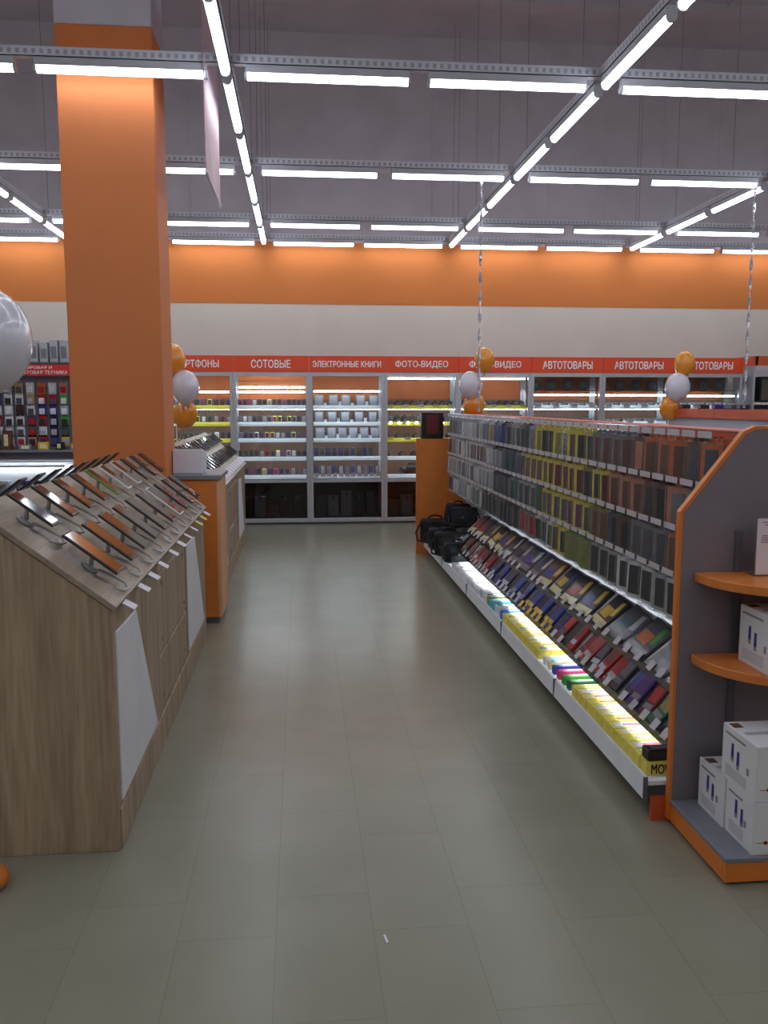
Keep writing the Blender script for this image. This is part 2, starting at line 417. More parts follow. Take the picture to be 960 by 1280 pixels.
seen = {0: (3, 7), 1: (1, 9), 2: (1, 9), 3: (1, 10)}
for ri, (y, nm) in enumerate(rows):
    rail('light_rail', -5.6, 10.0, y, y, 'slotted grey rail carrying the %s of lights' % nm, 'x')
    for i, x in enumerate(offs):
        batten(x, y, 'x', 'white batten light, %s from the left in the %s' % (nth(i+1), nm), 'battens of the cross rows')
cn = {'C': 'lengthwise row left of the pillar', 'A': 'lengthwise row by the hanging poster', 'B': 'lengthwise row above the gondola', 'D': 'rightmost lengthwise row'}
ys = [4.94+.545-.02, 6.12+.545, 7.34+.54, 8.53+.54, 9.74+.53, 10.93+.545]
for k, x in colx.items():
    rail('light_rail', x, x, 1.0, 12.0, 'slotted grey rail carrying the %s' % cn[k], 'y')
    for j, y in enumerate([y0 for y0 in (1.9, 3.1, 4.27)]+ys):
        batten(x, y, 'y', 'white light, %s from the back wall in the %s' % (nth(9-j), cn[k]), 'battens of the lengthwise rows')
# unseen light lines added on the same grid spacing, for ambient light
for q_, y in enumerate((3.65, 1.25, -1.15, -3.55)):
    t = thing('added_light_line', 'added unseen line of white lights, %s one before the nearest visible cross row' % nth(q_+1), 'ceiling light', (0, y, ZL), group='added light lines out of view')
    b = MB(); h = MB()
    for x in [-7.2, -6.0]+offs:
        b.prism([(-.03, .0), (-.024, -.026), (-.012, -.038), (.012, -.038), (.024, -.026), (.03, .0)], 'x', x-.535, x+.535)
    h.box(-7.8, 9.8, -.035, .035, 0, .062)
    for x in (-7, -3.5, 0, 3.5, 7): obj('suspension_wire', MB().cyl((x, 0, .062), (x, 0, ZC-ZL), .003, n=5), M['wire'], t)
    obj('diffuser', b, M['tube'], t); obj('housing', h, M['housing'], t)

# hanging poster beside the second lengthwise row
t = thing('hanging_poster', 'long pale pink poster hanging lengthwise from the ceiling beside the lights', 'poster', (-.6, 6.5, 3.16))
obj('sheet', MB().box(-.004, .004, -.5, .5, .02, 1.14), M['ribbon_red'], t)
obj('bottom_bar', MB().cyl((0, -.51, .012), (0, .51, .012), .012, n=8), M['alu'], t)
obj('top_bar', MB().cyl((0, -.51, 1.15), (0, .51, 1.15), .012, n=8), M['alu'], t)
for y in (-.4, .4): obj('hanging_wire', MB().cyl((0, y, 1.15), (0, y, 3.43), .003, n=5), M['wire'], t)

# ------------------------------------------------------------------ wooden counters
SL = (.369, .285)
EX, EZ, RX, RZ = -.672, .935, -1.14, 1.297
BXX = RX*2-EX
def trap(y0, w):  # white inset panel outline (y,z)
    return [(y0+.03, .17), (y0+.83, .165), (y0+.41, .81), (y0+.03, .82)]
def counter(name, label, Y0, Y1, mods):
    t = thing(name, label, 'display counter', (0, Y0, 0))
    L = Y1-Y0
    prof = [(EX-.012, 0), (EX-.012, EZ-.02), (RX, RZ-.03), (BXX+.012, EZ-.02), (BXX+.012, 0)]
    obj('end_panel', MB().prism(prof, 'y', 0, .03, .002), M['oak'], t)
    obj('end_panel', MB().prism(prof, 'y', L-.03, L, .002), M['oak'], t)
    obj('body', MB().prism([(EX-.035, .12), (EX-.035, EZ-.04), (RX, RZ-.06), (BXX+.035, EZ-.04), (BXX+.035, .12)], 'y', .031, L-.031), M['oak_front'], t)
    # two sloping tops
    n = Vector((.285, 0, .369)).normalized()
    for sgn, a in ((1, EX), (-1, BXX)):
        e = Vector((a+sgn*.012, 0, EZ-.009)); r = Vector((RX, 0, RZ)); nn = Vector((n.x*sgn, 0, n.z))
        q = [(e.x, e.z), (r.x, r.z), (r.x, r.z-.026), (e.x-nn.x*.02, e.z-nn.z*.02)]
        obj('sloping_top', MB().prism(q, 'y', -.006, L+.006, .002), M['oak_top'], t)
    # fronts
    y = .031
    for kind, w in mods:
        if kind == 'P':
            obj('front_panel', MB().box(EX-.035, EX-.012, y, y+w-.004, .16, EZ-.03, .002), M['oak_front'], t)
            obj('white_inset', MB().prism(trap(y, w), 'x', EX-.034, EX-.006, .003), M['white'], t)
        else:
            for k, (z0, z1) in enumerate(((.165, .44), (.446, EZ-.1))):
                d = obj('cabinet_door', MB().box(EX-.035, EX-.014, y+.012, y+w-.022, z0+.002, z1-.004, .004), M['oak_front'], t)
                for yy in (y+.09, y+w-.14):
                    for zz in (z1-.05, z0+.06):
                        obj('lock', MB().cyl((EX-.02, yy, zz), (EX-.006, yy, zz), .009, n=10), M['chrome'], d)
            obj('top_rail', MB().box(EX-.035, EX-.012, y, y+w-.004, EZ-.095, EZ-.03, .002), M['oak_front'], t)
        obj('kickboard', MB().box(EX-.035, EX-.006, y-.01, y+w-.006, 0, .155, .003), M['oak'], t)
        y += w
    return t
counter('display_counter', 'near grey oak counter with sloping tops carrying tablets on pale stands', 3.08, 6.06, [('P', .97), ('D', 1.0), ('P', .948)])
counter('display_counter', 'far grey oak counter with phones and white tags before the wall cabinets', 7.08, 10.57, [('P', 1.1), ('D', 1.2), ('P', 1.128)])

# tablets on stands: local frame x = along counter, y = up the slope, z = off the slope
def tab_meshes(w, l):
    body = MB().box(-w/2, w/2, 0, l, 0, .010, .004, 2).mesh('body')
    scr = MB().box(-w/2+.009, w/2-.009, .009, l-.009, .0095, .0112).mesh('screen')
    return body, scr
TB = {'big': tab_meshes(.135, .245), 'small': tab_meshes(.105, .20)}
stand_me = MB().prism([(-.04, .05), (.04, .05), (.03, .11), (-.03, .11)], 'z', -.047, -.040, .002).prism([(-.016, 0), (.016, 0), (.012, .012), (-.012, .012)], 'x', -.02, .02, M=Matrix.Translation((0, .10, -.012))).tube([(0, .08, -.042), (0, .09, -.02), (0, .10, -.004)], .008).mesh('foot')
cord_me = MB().tube([(0, .07, -.04), (.03, .02, -.038), (.05, -.035, -.035), (.03, -.06, -.040), (-.02, -.055, -.043), (-.05, -.02, -.044)], .006).mesh('cord', True)
pole_me = MB().tube([(0, .10, -.043), (0, .115, -.02), (0, .12, .001)], .009).mesh('post', True)
base_me = MB().lathe([(0, 0), (.034, 0), (.034, .004), (.02, .010), (0, .011)], 16, Matrix.Translation((0, .10, -.053))).mesh('foot', True)
def on_slope(s, off, side=1):
    e = Vector((EX, 0, EZ)); d = Vector((-.369, 0, .285)).normalized(); n = Vector((.285, 0, .369)).normalized()
    p = e+d*s+n*off
    if side < 0: p.x = 2*RX-p.x
    return p
def slope_matrix(y, s, off, side=1, tilt=0):
    p = on_slope(s, off, side); p.y = y
    d = Vector((-.369*side, 0, .285)).normalized(); n = Vector((.285*side, 0, .369)).normalized()
    q = Matrix.Rotation(tilt, 3, 'Y')
    d = (q @ d); n = (q @ n)
    x = d.cross(n)
    Mx = Matrix((x, d, n)).transposed().to_4x4(); Mx.translation = p
    return Mx
def tablet(y, s, off, label, group, size='big', side=1, bez='bezel', yaw=0, name='tablet', cord=True):
    t = thing(name, label, 'tablet' if name == 'tablet' else 'phone', group=group)
    t.matrix_world = slope_matrix(y, s, off, side) @ Matrix.Rotation(yaw, 4, 'Z')
    b, sc = TB[size]
    if size == 'phone': obj('stand', wedge_me, M['stand'], t)
    o = obj('body', b, M[bez], t); obj('screen', sc, M['screen'], t)
    return t
def tstand(y, s, off, label, group, side=1):
    t = thing('tablet_stand', label, 'tablet stand', group=group)
    t.matrix_world = slope_matrix(y, s, off, side)
    obj('foot', base_me, M['stand'], t); obj('post', pole_me, M['stand'], t); obj('security_cord', cord_me, M['stand'], t)
G1 = 'tablets on the near oak counter'
lowb = ['bezel', 'bezel', 'bezel', 'bezel', 'bezel', 'bezel', 'bezel_white', 'bezel', 'bezel', 'bezel']
upb = ['bezel', 'bezel', 'bezel', 'bezel', 'bezel_green', 'bezel_white', 'bezel_white', 'bezel', 'bezel', 'bezel']
for i in range(10):
    y = 3.275+i*.285
    if y > 5.95: continue
    lk = {'bezel': 'dark rimmed', 'bezel_white': 'white rimmed', 'bezel_green': 'green rimmed'}
    tablet(y, .06, .055, '%s tablet, %s from the near end in the lower aisle row' % (lk[lowb[i]], nth(i+1)), G1, 'big', 1, lowb[i], random.uniform(-.03, .03))
    tstand(y, .06, .055, 'pale stand and cord under the %s tablet of the lower row' % nth(i+1), 'stands of the lower row')
    tablet(y+.012, .352, .055, '%s tablet, %s from the near end in the upper aisle row' % (lk[upb[i]], nth(i+1)), G1, 'small' if i < 3 else 'small', 1, upb[i], random.uniform(-.03, .03))
    tstand(y+.012, .352, .055, 'pale stand and cord under the %s tablet of the upper row' % nth(i+1), 'stands of the upper row')
    tablet(y+.06, .345, .06, 'dark tablet, %s from the near end on the slope behind the ridge' % nth(i+1), G1, 'small', -1, 'bezel', random.uniform(-.03, .03))
    tstand(y+.06, .345, .06, 'pale stand and cord under the %s tablet behind the ridge' % nth(i+1), 'stands of the rear slope', -1)
# price tags over the edge
tag_me = MB().box(-.003, 0, -.034, .034, -.026, .026, .001).mesh('card')
def ticket(x, y, z, label, group, mat, tilt=1.05, clear=True):
    t = thing('price_tag', label, 'price tag', (x, y, z+.012), (0, -tilt, random.uniform(-.12, .12)), group)
    obj('card', tag_me, mat, t)
    obj('clip', MB().box(-.022, .0, -.012, .012, .022, .027, .001), M['stand'], t)
tys = [3.22, 3.52, 3.76, 4.02, 4.35, 4.63, 4.9, 5.18, 5.44, 5.68, 5.9]
for i, y in enumerate(tys):
    ticket(EX+.03, y, .892, '%s price tag, %s from the near end along the near counter edge' % ('yellow' if i in (8, 9) else 'white', nth(i+1)), 'price tags along the near counter', PAL['lemon'] if i in (8, 9) else M['paper'])

# far counter: phones and white cards
ph_body, ph_scr = tab_meshes(.075, .15)
TB['phone'] = (ph_body, ph_scr)
wedge_me = MB().prism([(.02, -.002), (.10, -.002), (.085, -.05), (.035, -.05)], 'x', -.02, .02, .002).mesh('stand')
for i in range(16):
    y = 7.3+i*.205
    for rr, s in (('lower', .14), ('upper', .36)):
        tablet(y, s, .05, 'dark phone, %s from the near end, %s row of the far counter' % (nth(i+1), rr), 'phones on the far oak counter', 'phone', 1, 'bezel', random.uniform(-.25, .25), 'phone')
    if i % 2 == 0 and i > 2:
        tablet(y, .36, .05, 'dark phone, %s from the near end behind the ridge of the far counter' % nth(i//2), 'phones on the far oak counter', 'phone', -1, 'bezel', 0, 'phone')
card = MB().box(-.1, .1, 0, .085, 0, .004, .001).mesh('price_card')
for i in range(14):
    o = obj('price_card', card, M['paper'])
    o.matrix_world = slope_matrix(7.22+i*.25, .018, .006)
    tag(o, 'white price card, %s from the near end along the far counter front edge' % nth(i+1), 'price card', 'price cards on the far counter')
# orange till unit beside the pillar with a grey worktop and a pale device
t = thing('orange_cabinet', 'orange laminate cabinet with grey worktop between the two oak counters', 'cabinet', (-.775, 6.67, 0))
obj('carcass', MB().box(-.17, .15, -.27, .27, .05, 1.09, .004), M['orange_board'], t)
obj('side_panel', MB().box(.15, .175, -.265, .27, .05, 1.09, .003), woodmat('warm_side_board', (216, 152, 108), (234, 180, 138)), t)
obj('plinth', MB().box(-.16, .15, -.25, .26, 0, .05), M['grey_dark'], t)
obj('worktop', MB().box(-.175, .19, -.29, .30, 1.09, 1.125, .004), M['grey_top'], t)
t = thing('receipt_printer', 'pale grey boxy device standing on the orange cabinet', 'printer', (-.84, 6.62, 1.125))
obj('body', MB().prism([(-.12, 0), (.12, 0), (.12, .13), (.08, .165), (-.12, .185)], 'x', -.11, .115, .008, 2), M['printer'], t)
obj('cover', MB().prism([(-.10, .188), (.05, .174), (.05, .179), (-.10, .193)], 'x', -.09, .095, .002), M['grey_top'], t)
obj('paper_slot', MB().box(-.05, .05, .05, .062, .172, .182, .001), M['black'], t)

# ------------------------------------------------------------------ balloons
def balloon_me(r, squash=1.22):
    prof = [(0, -r*squash*1.06)]
    for i in range(1, 16):
        a = -PI/2+PI*i/16
        rr = r*math.cos(a); z = r*squash*math.sin(a)
        if a < 0: rr *= 1-.16*(math.sin(-a))**2
        prof.append((rr, z))
    prof.append((0, r*squash))
    return MB().lathe(prof, 24).mesh('skin', True)
_bm = {}
def balloon(x, y, z, r, mat, label, group=None, rot=(0, 0, 0)):
    if r not in _bm: _bm[r] = (balloon_me(r), MB().lathe([(0, 0), (.012, -.004), (.006, -.014), (.016, -.026), (0, -.027)], 10, Matrix.Translation((0, 0, -r*1.27))).mesh('knot'))
    t = thing('balloon', label, 'balloon', (x, y, z), rot, group)
    obj('skin', _bm[r][0], mat, t); obj('knot', _bm[r][1], mat, t)
balloon(-1.135, 3.3, 1.872, .160, M['bal_white'], 'large white balloon floating at the left edge above the near counter')
balloon(1.935, 9.0, 2.10, .108, M['bal_orange'], 'orange balloon topmost of the cluster at the phone case gondola', 'balloon clusters')
balloon(1.80, 9.05, 1.835, .125, M['bal_white'], 'white balloon in the middle of the cluster at the phone case gondola', 'balloon clusters')
balloon(1.85, 9.1, 1.62, .115, M['bal_orange'], 'orange balloon lowest of the cluster at the phone case gondola', 'balloon clusters', (.5, .3, 0))
balloon(4.72, 10.3, 2.13, .128, M['bal_orange'], 'orange balloon topmost of the cluster at the far right', 'balloon clusters')
balloon(4.62, 10.25, 1.84, .15, M['bal_white'], 'white balloon in the middle of the cluster at the far right', 'balloon clusters')
balloon(4.58, 10.35, 1.58, .13, M['bal_orange'], 'orange balloon lowest of the cluster at the far right', 'balloon clusters', (.6, -.4, 0))
balloon(-1.15, 8.0, 2.03, .13, M['bal_orange'], 'orange balloon half hidden behind the orange pillar', 'balloon clusters')
balloon(-1.03, 7.95, 1.79, .128, M['bal_white'], 'white balloon beside the orange pillar above the far counter', 'balloon clusters')
balloon(-1.06, 8.1, 1.54, .115, M['bal_orange'], 'orange balloon below the white one at the far counter', 'balloon clusters', (.5, .5, 0))
for x, y, z0, z1, lab in ((1.90, 9.05, 1.55, 2.0, 'thin white stick holding the balloon cluster at the phone case gondola'), (4.66, 10.33, 1.55, 2.0, 'thin white stick holding the balloon cluster at the far right'), (-1.13, 8.05, RZ, 1.95, 'thin white stick holding the balloon cluster on the far counter')):
    tag(obj('balloon_stick', MB().cyl((x, y, z0), (x, y, z1), .006, n=8), M['white']), lab, 'stick', 'balloon sticks')
tag(obj('balloon_string', MB().tube([(-1.135, 3.3, 1.65), (-1.13, 3.31, 1.5), (-1.135, 3.3, 1.30)], .002, 5), M['white']), 'thin white string tying the large white balloon to the near counter', 'string')
t = thing('balloon_weight', 'small orange pouch with silver knot on the floor beside the near counter', 'balloon weight', (-1.078, 2.875, 0))
obj('pouch', MB().lathe([(0, 0), (.045, .0), (.06, .02), (.062, .045), (.045, .07), (.02, .082), (0, .084)], 18).mesh('pouch', True), M['orange_edge'], t)
obj('knot', MB().lathe([(0, .078), (.016, .082), (.02, .092), (.012, .102), (0, .104)], 14).mesh('knot', True), M['chrome'], t)
# twisted silver ribbons from the light rail down to the gondolas
def ribbon(x, y, z0, z1, label):
    b = bmesh.new(); prev = None; n = 90
    for i in range(n+1):
        z = z0+(z1-z0)*i/n; a = i*.42
        c, s = math.cos(a)*.016, math.sin(a)*.016
        ring = [b.verts.new((x+c-s*.06, y+s+c*.06, z)), b.verts.new((x-c-s*.06, y-s+c*.06, z)), b.verts.new((x-c+s*.06, y-s-c*.06, z)), b.verts.new((x+c+s*.06, y+s-c*.06, z))]
        if prev:
            for k in range(4): b.faces.new((prev[k], prev[(k+1) % 4], ring[(k+1) % 4], ring[k]))
        else: b.faces.new(ring[::-1])
        prev = ring
    b.faces.new(prev); bmesh.ops.recalc_face_normals(b, faces=b.faces)
    m_ = MB(); m_._add(b)
    tag(obj('twisted_ribbon', m_.mesh('twisted_ribbon'), M['ribbon']), label, 'ribbon', 'twisted silver ribbons')
ribbon(1.765, 8.45, 1.565, ZL-.0, 'twisted silver ribbon hanging from the lights to the phone case gondola')
ribbon(4.55, 8.5, 1.60, ZL-.0, 'twisted silver ribbon hanging from the lights at the far right')
tag(obj('paper_scrap', MB().box(-.004, .004, -.02, .02, 0, .004, .001), M['paper'], None, (.245, 2.46, 0), (0, 0, .15)), 'small white scrap of paper lying on the floor tiles', 'paper scrap')

# ------------------------------------------------------------------ wall cabinets
CY0, CY1 = 11.70, 12.17
CW = 1.0165
CX0 = -1.906
SHZ = [1.600, 1.375, 1.155, .905, .655]
signs = ['СМАРТФОНЫ', 'СОТОВЫЕ', 'ЭЛЕКТРОННЫЕ КНИГИ', 'ФОТО-ВИДЕО', 'ФОТО-ВИДЕО', 'АВТОТОВАРЫ', 'АВТОТОВАРЫ', 'АВТОТОВАРЫ']
sw = [.66, .52, .92, .72, .72, .70, .70, .70]
cname = ['the cabinet beside the orange pillar', 'the СОТОВЫЕ cabinet', 'the ЭЛЕКТРОННЫЕ КНИГИ cabinet', 'the left ФОТО-ВИДЕО cabinet', 'the right ФОТО-ВИДЕО cabinet',
         'the first АВТОТОВАРЫ cabinet', 'the second АВТОТОВАРЫ cabinet', 'the third АВТОТОВАРЫ cabinet']
shn = ['top', 'second', 'third', 'fourth', 'lowest']
w2 = CW/2
post_me = MB().box(-.042, .042, 0, .05, .03, 2.06, .003).mesh('post')
post_b = MB().box(-.02, .02, CY1-CY0-.04, CY1-CY0, .03, 2.06).mesh('post')
rail_me = MB().box(-w2+.043, w2-.043, .0, .05, 2.01, 2.06, .003).mesh('top_rail')
mid_me = MB().box(-w2+.043, w2-.043, .0, .045, .575, .615, .003).mesh('middle_rail')
bot_me = MB().box(-w2+.043, w2-.043, .0, .045, .03, .085, .003).mesh('bottom_rail')
toe_me = MB().box(-w2, w2, .03, .4, 0, .03).mesh('plinth')
cb_me = MB().box(-w2, w2, CY1-CY0-.012, CY1-CY0, .03, 2.06).mesh('back_panel')
cbu_me = MB().box(-w2+.02, w2-.02, CY1-CY0-.02, CY1-CY0-.013, 1.70, 2.03).mesh('upper_back_panel')
top_me = MB().box(-w2, w2, .05, CY1-CY0-.012, 2.03, 2.06).mesh('top_board')
fl_me = MB().box(-w2+.02, w2-.02, .045, CY1-CY0-.012, .085, .1).mesh('floor_board')
mb_me = MB().box(-w2+.02, w2-.02, .045, CY1-CY0-.012, .600, .612).mesh('inner_board')
shelf_me = MB().box(-w2+.045, w2-.045, .08, CY1-CY0-.02, -.008, 0).mesh('shelf')
lip_me = MB().prism([(.034, -.030), (.042, -.032), (.086, .016), (.080, .022)], 'x', -w2+.05, w2-.05).mesh('price_rail')
led_me = MB().cyl((-w2+.06, .105, -.020), (w2-.06, .105, -.020), .010, n=8).mesh('led_tube')
led_low = MB().cyl((-w2+.06, .105, -.008), (w2-.06, .105, -.008), .007, n=8).mesh('led_tube')
door_me = MB().box(-w2+.043, w2-.043, .018, .024, .612, 2.012).mesh('glass_door')
ldoor_me = MB().box(-w2+.043, w2-.043, .018, .024, .085, .578).mesh('tinted_door')
for k in range(8):
    cx = CX0+CW*(k+.5)
    t = thing('glass_cabinet', 'aluminium framed glass cabinet, %s' % ['first from the orange pillar', 'under the sign СОТОВЫЕ', 'under the sign ЭЛЕКТРОННЫЕ КНИГИ', 'under the left sign ФОТО-ВИДЕО', 'under the right sign ФОТО-ВИДЕО behind balloons',
              'under the first sign АВТОТОВАРЫ from the left', 'under the second sign АВТОТОВАРЫ from the left', 'under the last sign АВТОТОВАРЫ at the right'][k], 'cabinet', (cx, CY0, 0), group='glass wall cabinets')
    obj('back_panel', cb_me, M['case_back'], t); obj('upper_back_panel', cbu_me, M['orange_back'], t)
    for s in (-1, 1):
        obj('post', post_me, M['alu'], t, (s*(w2-.001), 0, 0) if False else (s*(w2-.0215), 0, 0), scale=(.5, 1, 1)); obj('post', post_b, M['alu'], t, (s*(w2-.022), 0, 0))
    obj('top_rail', rail_me, M['alu'], t); obj('middle_rail', mid_me, M['alu'], t); obj('bottom_rail', bot_me, M['alu'], t); obj('plinth', toe_me, M['grey_dark'], t)
    obj('top_board', top_me, M['alu'], t); obj('inner_board', mb_me, M['shelf_glass'], t); obj('floor_board', fl_me, M['grey_dark'], t)
    for si, z in enumerate(SHZ):
        obj('shelf', shelf_me, M['shelf_glass'], t, (0, 0, z))
        ym = (k == 0 and si < 3) or (k in (3, 4) and si in (0, 1, 2))
        obj('price_rail', lip_me, M['lip_yellow'] if ym else M['lip'], t, (0, 0, z), label='yellow price rail' if ym else None)
        if si < 4: obj('led_tube', led_me if si == 0 else led_low, M['led'] if (si == 0 and k not in (3, 4)) else M['led_soft'], t, (0, 0, z-.008))
    obj('led_tube', led_me, M['led'], t, (0, .0, {0: 1.80, 1: 1.80, 2: 1.81, 3: 1.985, 4: 1.985, 5: 1.765, 6: 1.76, 7: 1.75}[k]+.02))
    if k == 1: obj('led_tube', led_me, M['led'], t, (0, .15, 1.885))  # glowing copy stands in for the reflection of the upper tube
    if k in (3, 4):
        for j in range(8): obj('puck_light', MB().cyl((0, 0, 0), (0, -.006, 0), .02, n=12), M['puck'], t, (-w2+.09+j*.12, .064, SHZ[1]+.003))
    obj('glass_door', door_me, M['glass'], t); obj('tinted_door', ldoor_me, M['dark_glass'], t)
    sgn = thing('sign_board', 'red orange sign board reading %s %s' % (signs[k], ['beside the orange pillar', 'over the phones', 'over the readers', 'left of the centre balloons', 'behind the centre balloons', 'first from the left', 'second from the left', 'behind the right balloons'][k]), 'sign', (cx, CY0-.004, 2.172), group='sign boards over the cabinets')
    obj('board', MB().box(-w2+.002, w2-.002, 0, .03, -.108, .108, .002), M['red_orange'], sgn)
    obj('lettering', text_mesh(signs[k], sw[k], .105 if k != 2 else .082, .03), M['letter'], sgn, (0, -.001, 0), (PI/2, 0, 0))

# goods in the cabinets --------------------------------------------------
gph_b = MB().box(-.027, .027, -.007, .007, 0, .105, .004, 1).mesh('body'); gph_s = MB().box(-.022, .022, -.0085, -.0068, .028, .094).mesh('screen'); gph_k = MB().box(-.022, .022, -.0085, -.0068, .006, .024).mesh('keypad')
rd_b = MB().box(-.062, .062, -.006, .006, 0, .165, .003).mesh('body'); rd_s = MB().box(-.047, .047, -.0075, -.0058, .025, .152).mesh('screen')
st_me = MB().prism([(-.025, 0), (.03, 0), (.012, .06)], 'x', -.02, .02).mesh('easel')
TILT = (-.22, 0, 0)
def small_phone(x, z, lab, grp, body, scr, flip=False):
    t = thing('mobile_phone', lab, 'phone', (x, CY0+.17, z), TILT, grp)
    obj('body', gph_b, body, t); obj('screen', gph_s, scr, t)
    if flip: obj('keypad', gph_k, M['grey_top'], t)
cols_ = ['black', 'black', 'charcoal', 'black', 'grey', 'black', 'charcoal', 'black', 'white', 'black', 'purple', 'maroon', 'black', 'charcoal', 'yellow']
scr_mats = [M['black'], PAL['charcoal'], PAL['grey'], M['black'], PAL['navy'], M['black'], M['black'], PAL['silver'], PAL['purple']]
rnd = random.Random(5)
def phone_row(k, si, n, x0=.075, x1=None):
    cx = CX0+CW*k; x1 = CW-.075 if x1 is None else x1
    for i in range(n):
        c = rnd.choice(cols_)
        if k == 1: c = {(0, 0): 'red', (3, 5): 'red', (4, 6): 'pink', (2, 5): 'gold', (2, 6): 'gold', (1, 7): 'yellow', (3, 9): 'white', (2, 3): 'white', (2, 10): 'cream'}.get((si, i), c)
        small_phone(cx+x0+(x1-x0)*i/(n-1), SHZ[si], '%s phone, %s from the left, %s shelf of %s' % (c, nth(i+1), shn[si], cname[k]), 'phones in the wall cabinets', PAL[c], rnd.choice(scr_mats), k == 1)
for si, n in enumerate((14, 14, 13, 13, 12)): phone_row(1, si, n)
for si, n in ((0, 8), (1, 8), (2, 8), (3, 10)): phone_row(0, si, n, .35)
def reader_row(si, xs):
    for i, x in enumerate(xs):
        t = thing('e_reader', 'grey reader, %s from the left on the %s shelf under ЭЛЕКТРОННЫЕ КНИГИ' % (nth(i+1), shn[si]), 'e-reader', (CX0+CW*2+x, CY0+.16, SHZ[si]), TILT, 'readers in the wall cabinet')
        obj('body', rd_b, M['grey_dark'] if si != 1 else PAL['charcoal'], t); obj('screen', rd_s, M['grey_top'], t); obj('easel', st_me, M['white_gloss'], t, (0, .01, 0))
        o = thing('display_block', 'small white block right of the %s reader on the %s cabinet shelf' % (nth(i+1), shn[si]), 'display block', (CX0+CW*2+x+.085, CY0+.14, SHZ[si]), group='white blocks between the readers')
        obj('block', MB().box(-.02, .02, -.015, .015, 0, .05+.02*(i % 2), .002), M['white_gloss'], o); obj('top_plate', MB().box(-.023, .023, -.018, .018, .05+.02*(i % 2), .054+.02*(i % 2)), M['white_gloss'], o)
reader_row(0, [.13, .33, .50, .70, .88]); reader_row(1, [.13, .31, .49, .68, .87]); reader_row(2, [.14, .30, .45, .60, .75, .90])
for si, n in ((3, 10), (4, 11)):
    for i in range(n):
        x = CX0+CW*2+.09+i*.084
        c = ['black', 'charcoal', 'black', 'navy', 'black'][i % 5]
        t = thing('smart_phone', '%s phone, %s from the left on the %s shelf under ЭЛЕКТРОННЫЕ КНИГИ' % (c, nth(i+1), shn[si]), 'phone', (x, CY0+.16, SHZ[si]), TILT, 'phones under the readers')
        obj('body', gph_b, PAL[c], t, scale=(1.05, 1, 1.35)); obj('screen', gph_s, [PAL['navy'], M['black'], PAL['charcoal'], M['black'], PAL['grey'], PAL['silver']][i*si % 6], t, (0, 0, .0), scale=(1.05, 1, 1.35))
        if si == 4:
            tag(obj('price_card', MB().box(-.032, .032, 0, .003, -.028, .045, .001), M['paper'], None, (x+.0, CY0+.062, SHZ[si])), 'white price card, %s from the left, lowest shelf under ЭЛЕКТРОННЫЕ КНИГИ' % nth(i+1), 'price card', 'price cards under the readers')
# cameras and lenses
cam_b = MB().box(-.05, .05, -.02, .02, 0, .07, .006, 2).box(-.018, .022, -.016, .016, .068, .088, .004).mesh('body'); cam_l = MB().cyl((.005, -.018, .034), (.005, -.055, .034), .027, n=14).cyl((.005, -.055, .034), (.005, -.062, .034), .021, n=14).mesh('lens')
for k in (3, 4):
    for si, n in ((0, 9), (1, 9), (2, 8), (3, 6)):
        for i in range(n):
            if k == 3 and si == 3 and i > 4: continue
            x = CX0+CW*k+.09+i*(CW-.18)/(n-1)
            t = thing('photo_camera', 'black camera, %s from the left, %s shelf of %s' % (nth(i+1), shn[si], cname[k]), 'camera', (x, CY0+.2, SHZ[si]), (0, 0, rnd.uniform(-.4, .4)), 'cameras in the wall cabinets')
            obj('body', cam_b, M['black'] if i % 4 else PAL['charcoal'], t, scale=(.85, 1, 1.35 if si == 1 else 1)); obj('lens', cam_l, PAL['charcoal'], t)
            if si in (0, 1, 2) and i % 2 == 0:
                tag(obj('price_card', MB().box(-.04, .04, 0, .003, -.02, .03, .001), M['paper'] if (i+k) % 3 else PAL['lemon'], None, (x, CY0+.061, SHZ[si])), '%s card under the %s camera, %s shelf of %s' % ('white' if (i+k) % 3 else 'yellow', nth(i+1), shn[si], cname[k]), 'price card', 'price cards under the cameras')
    x = CX0+CW*k
    t = thing('video_camera', 'dark video camera lying on the fourth shelf of %s' % cname[k], 'camera', (x+.42, CY0+.2, SHZ[3]+0), (0, 0, .5))
    t.location.z = SHZ[4]
    obj('body', MB().box(-.14, .14, -.05, .05, .02, .13, .02, 2), M['black'], t); obj('lens', MB().cyl((-.14, 0, .08), (-.2, 0, .08), .04, n=14), PAL['charcoal'], t); obj('handle', MB().tube([(-.1, 0, .12), (-.08, 0, .17), (.08, 0, .17), (.1, 0, .12)], .012), M['black'], t)
    t.location.z = SHZ[3] if k == 4 else SHZ[4]
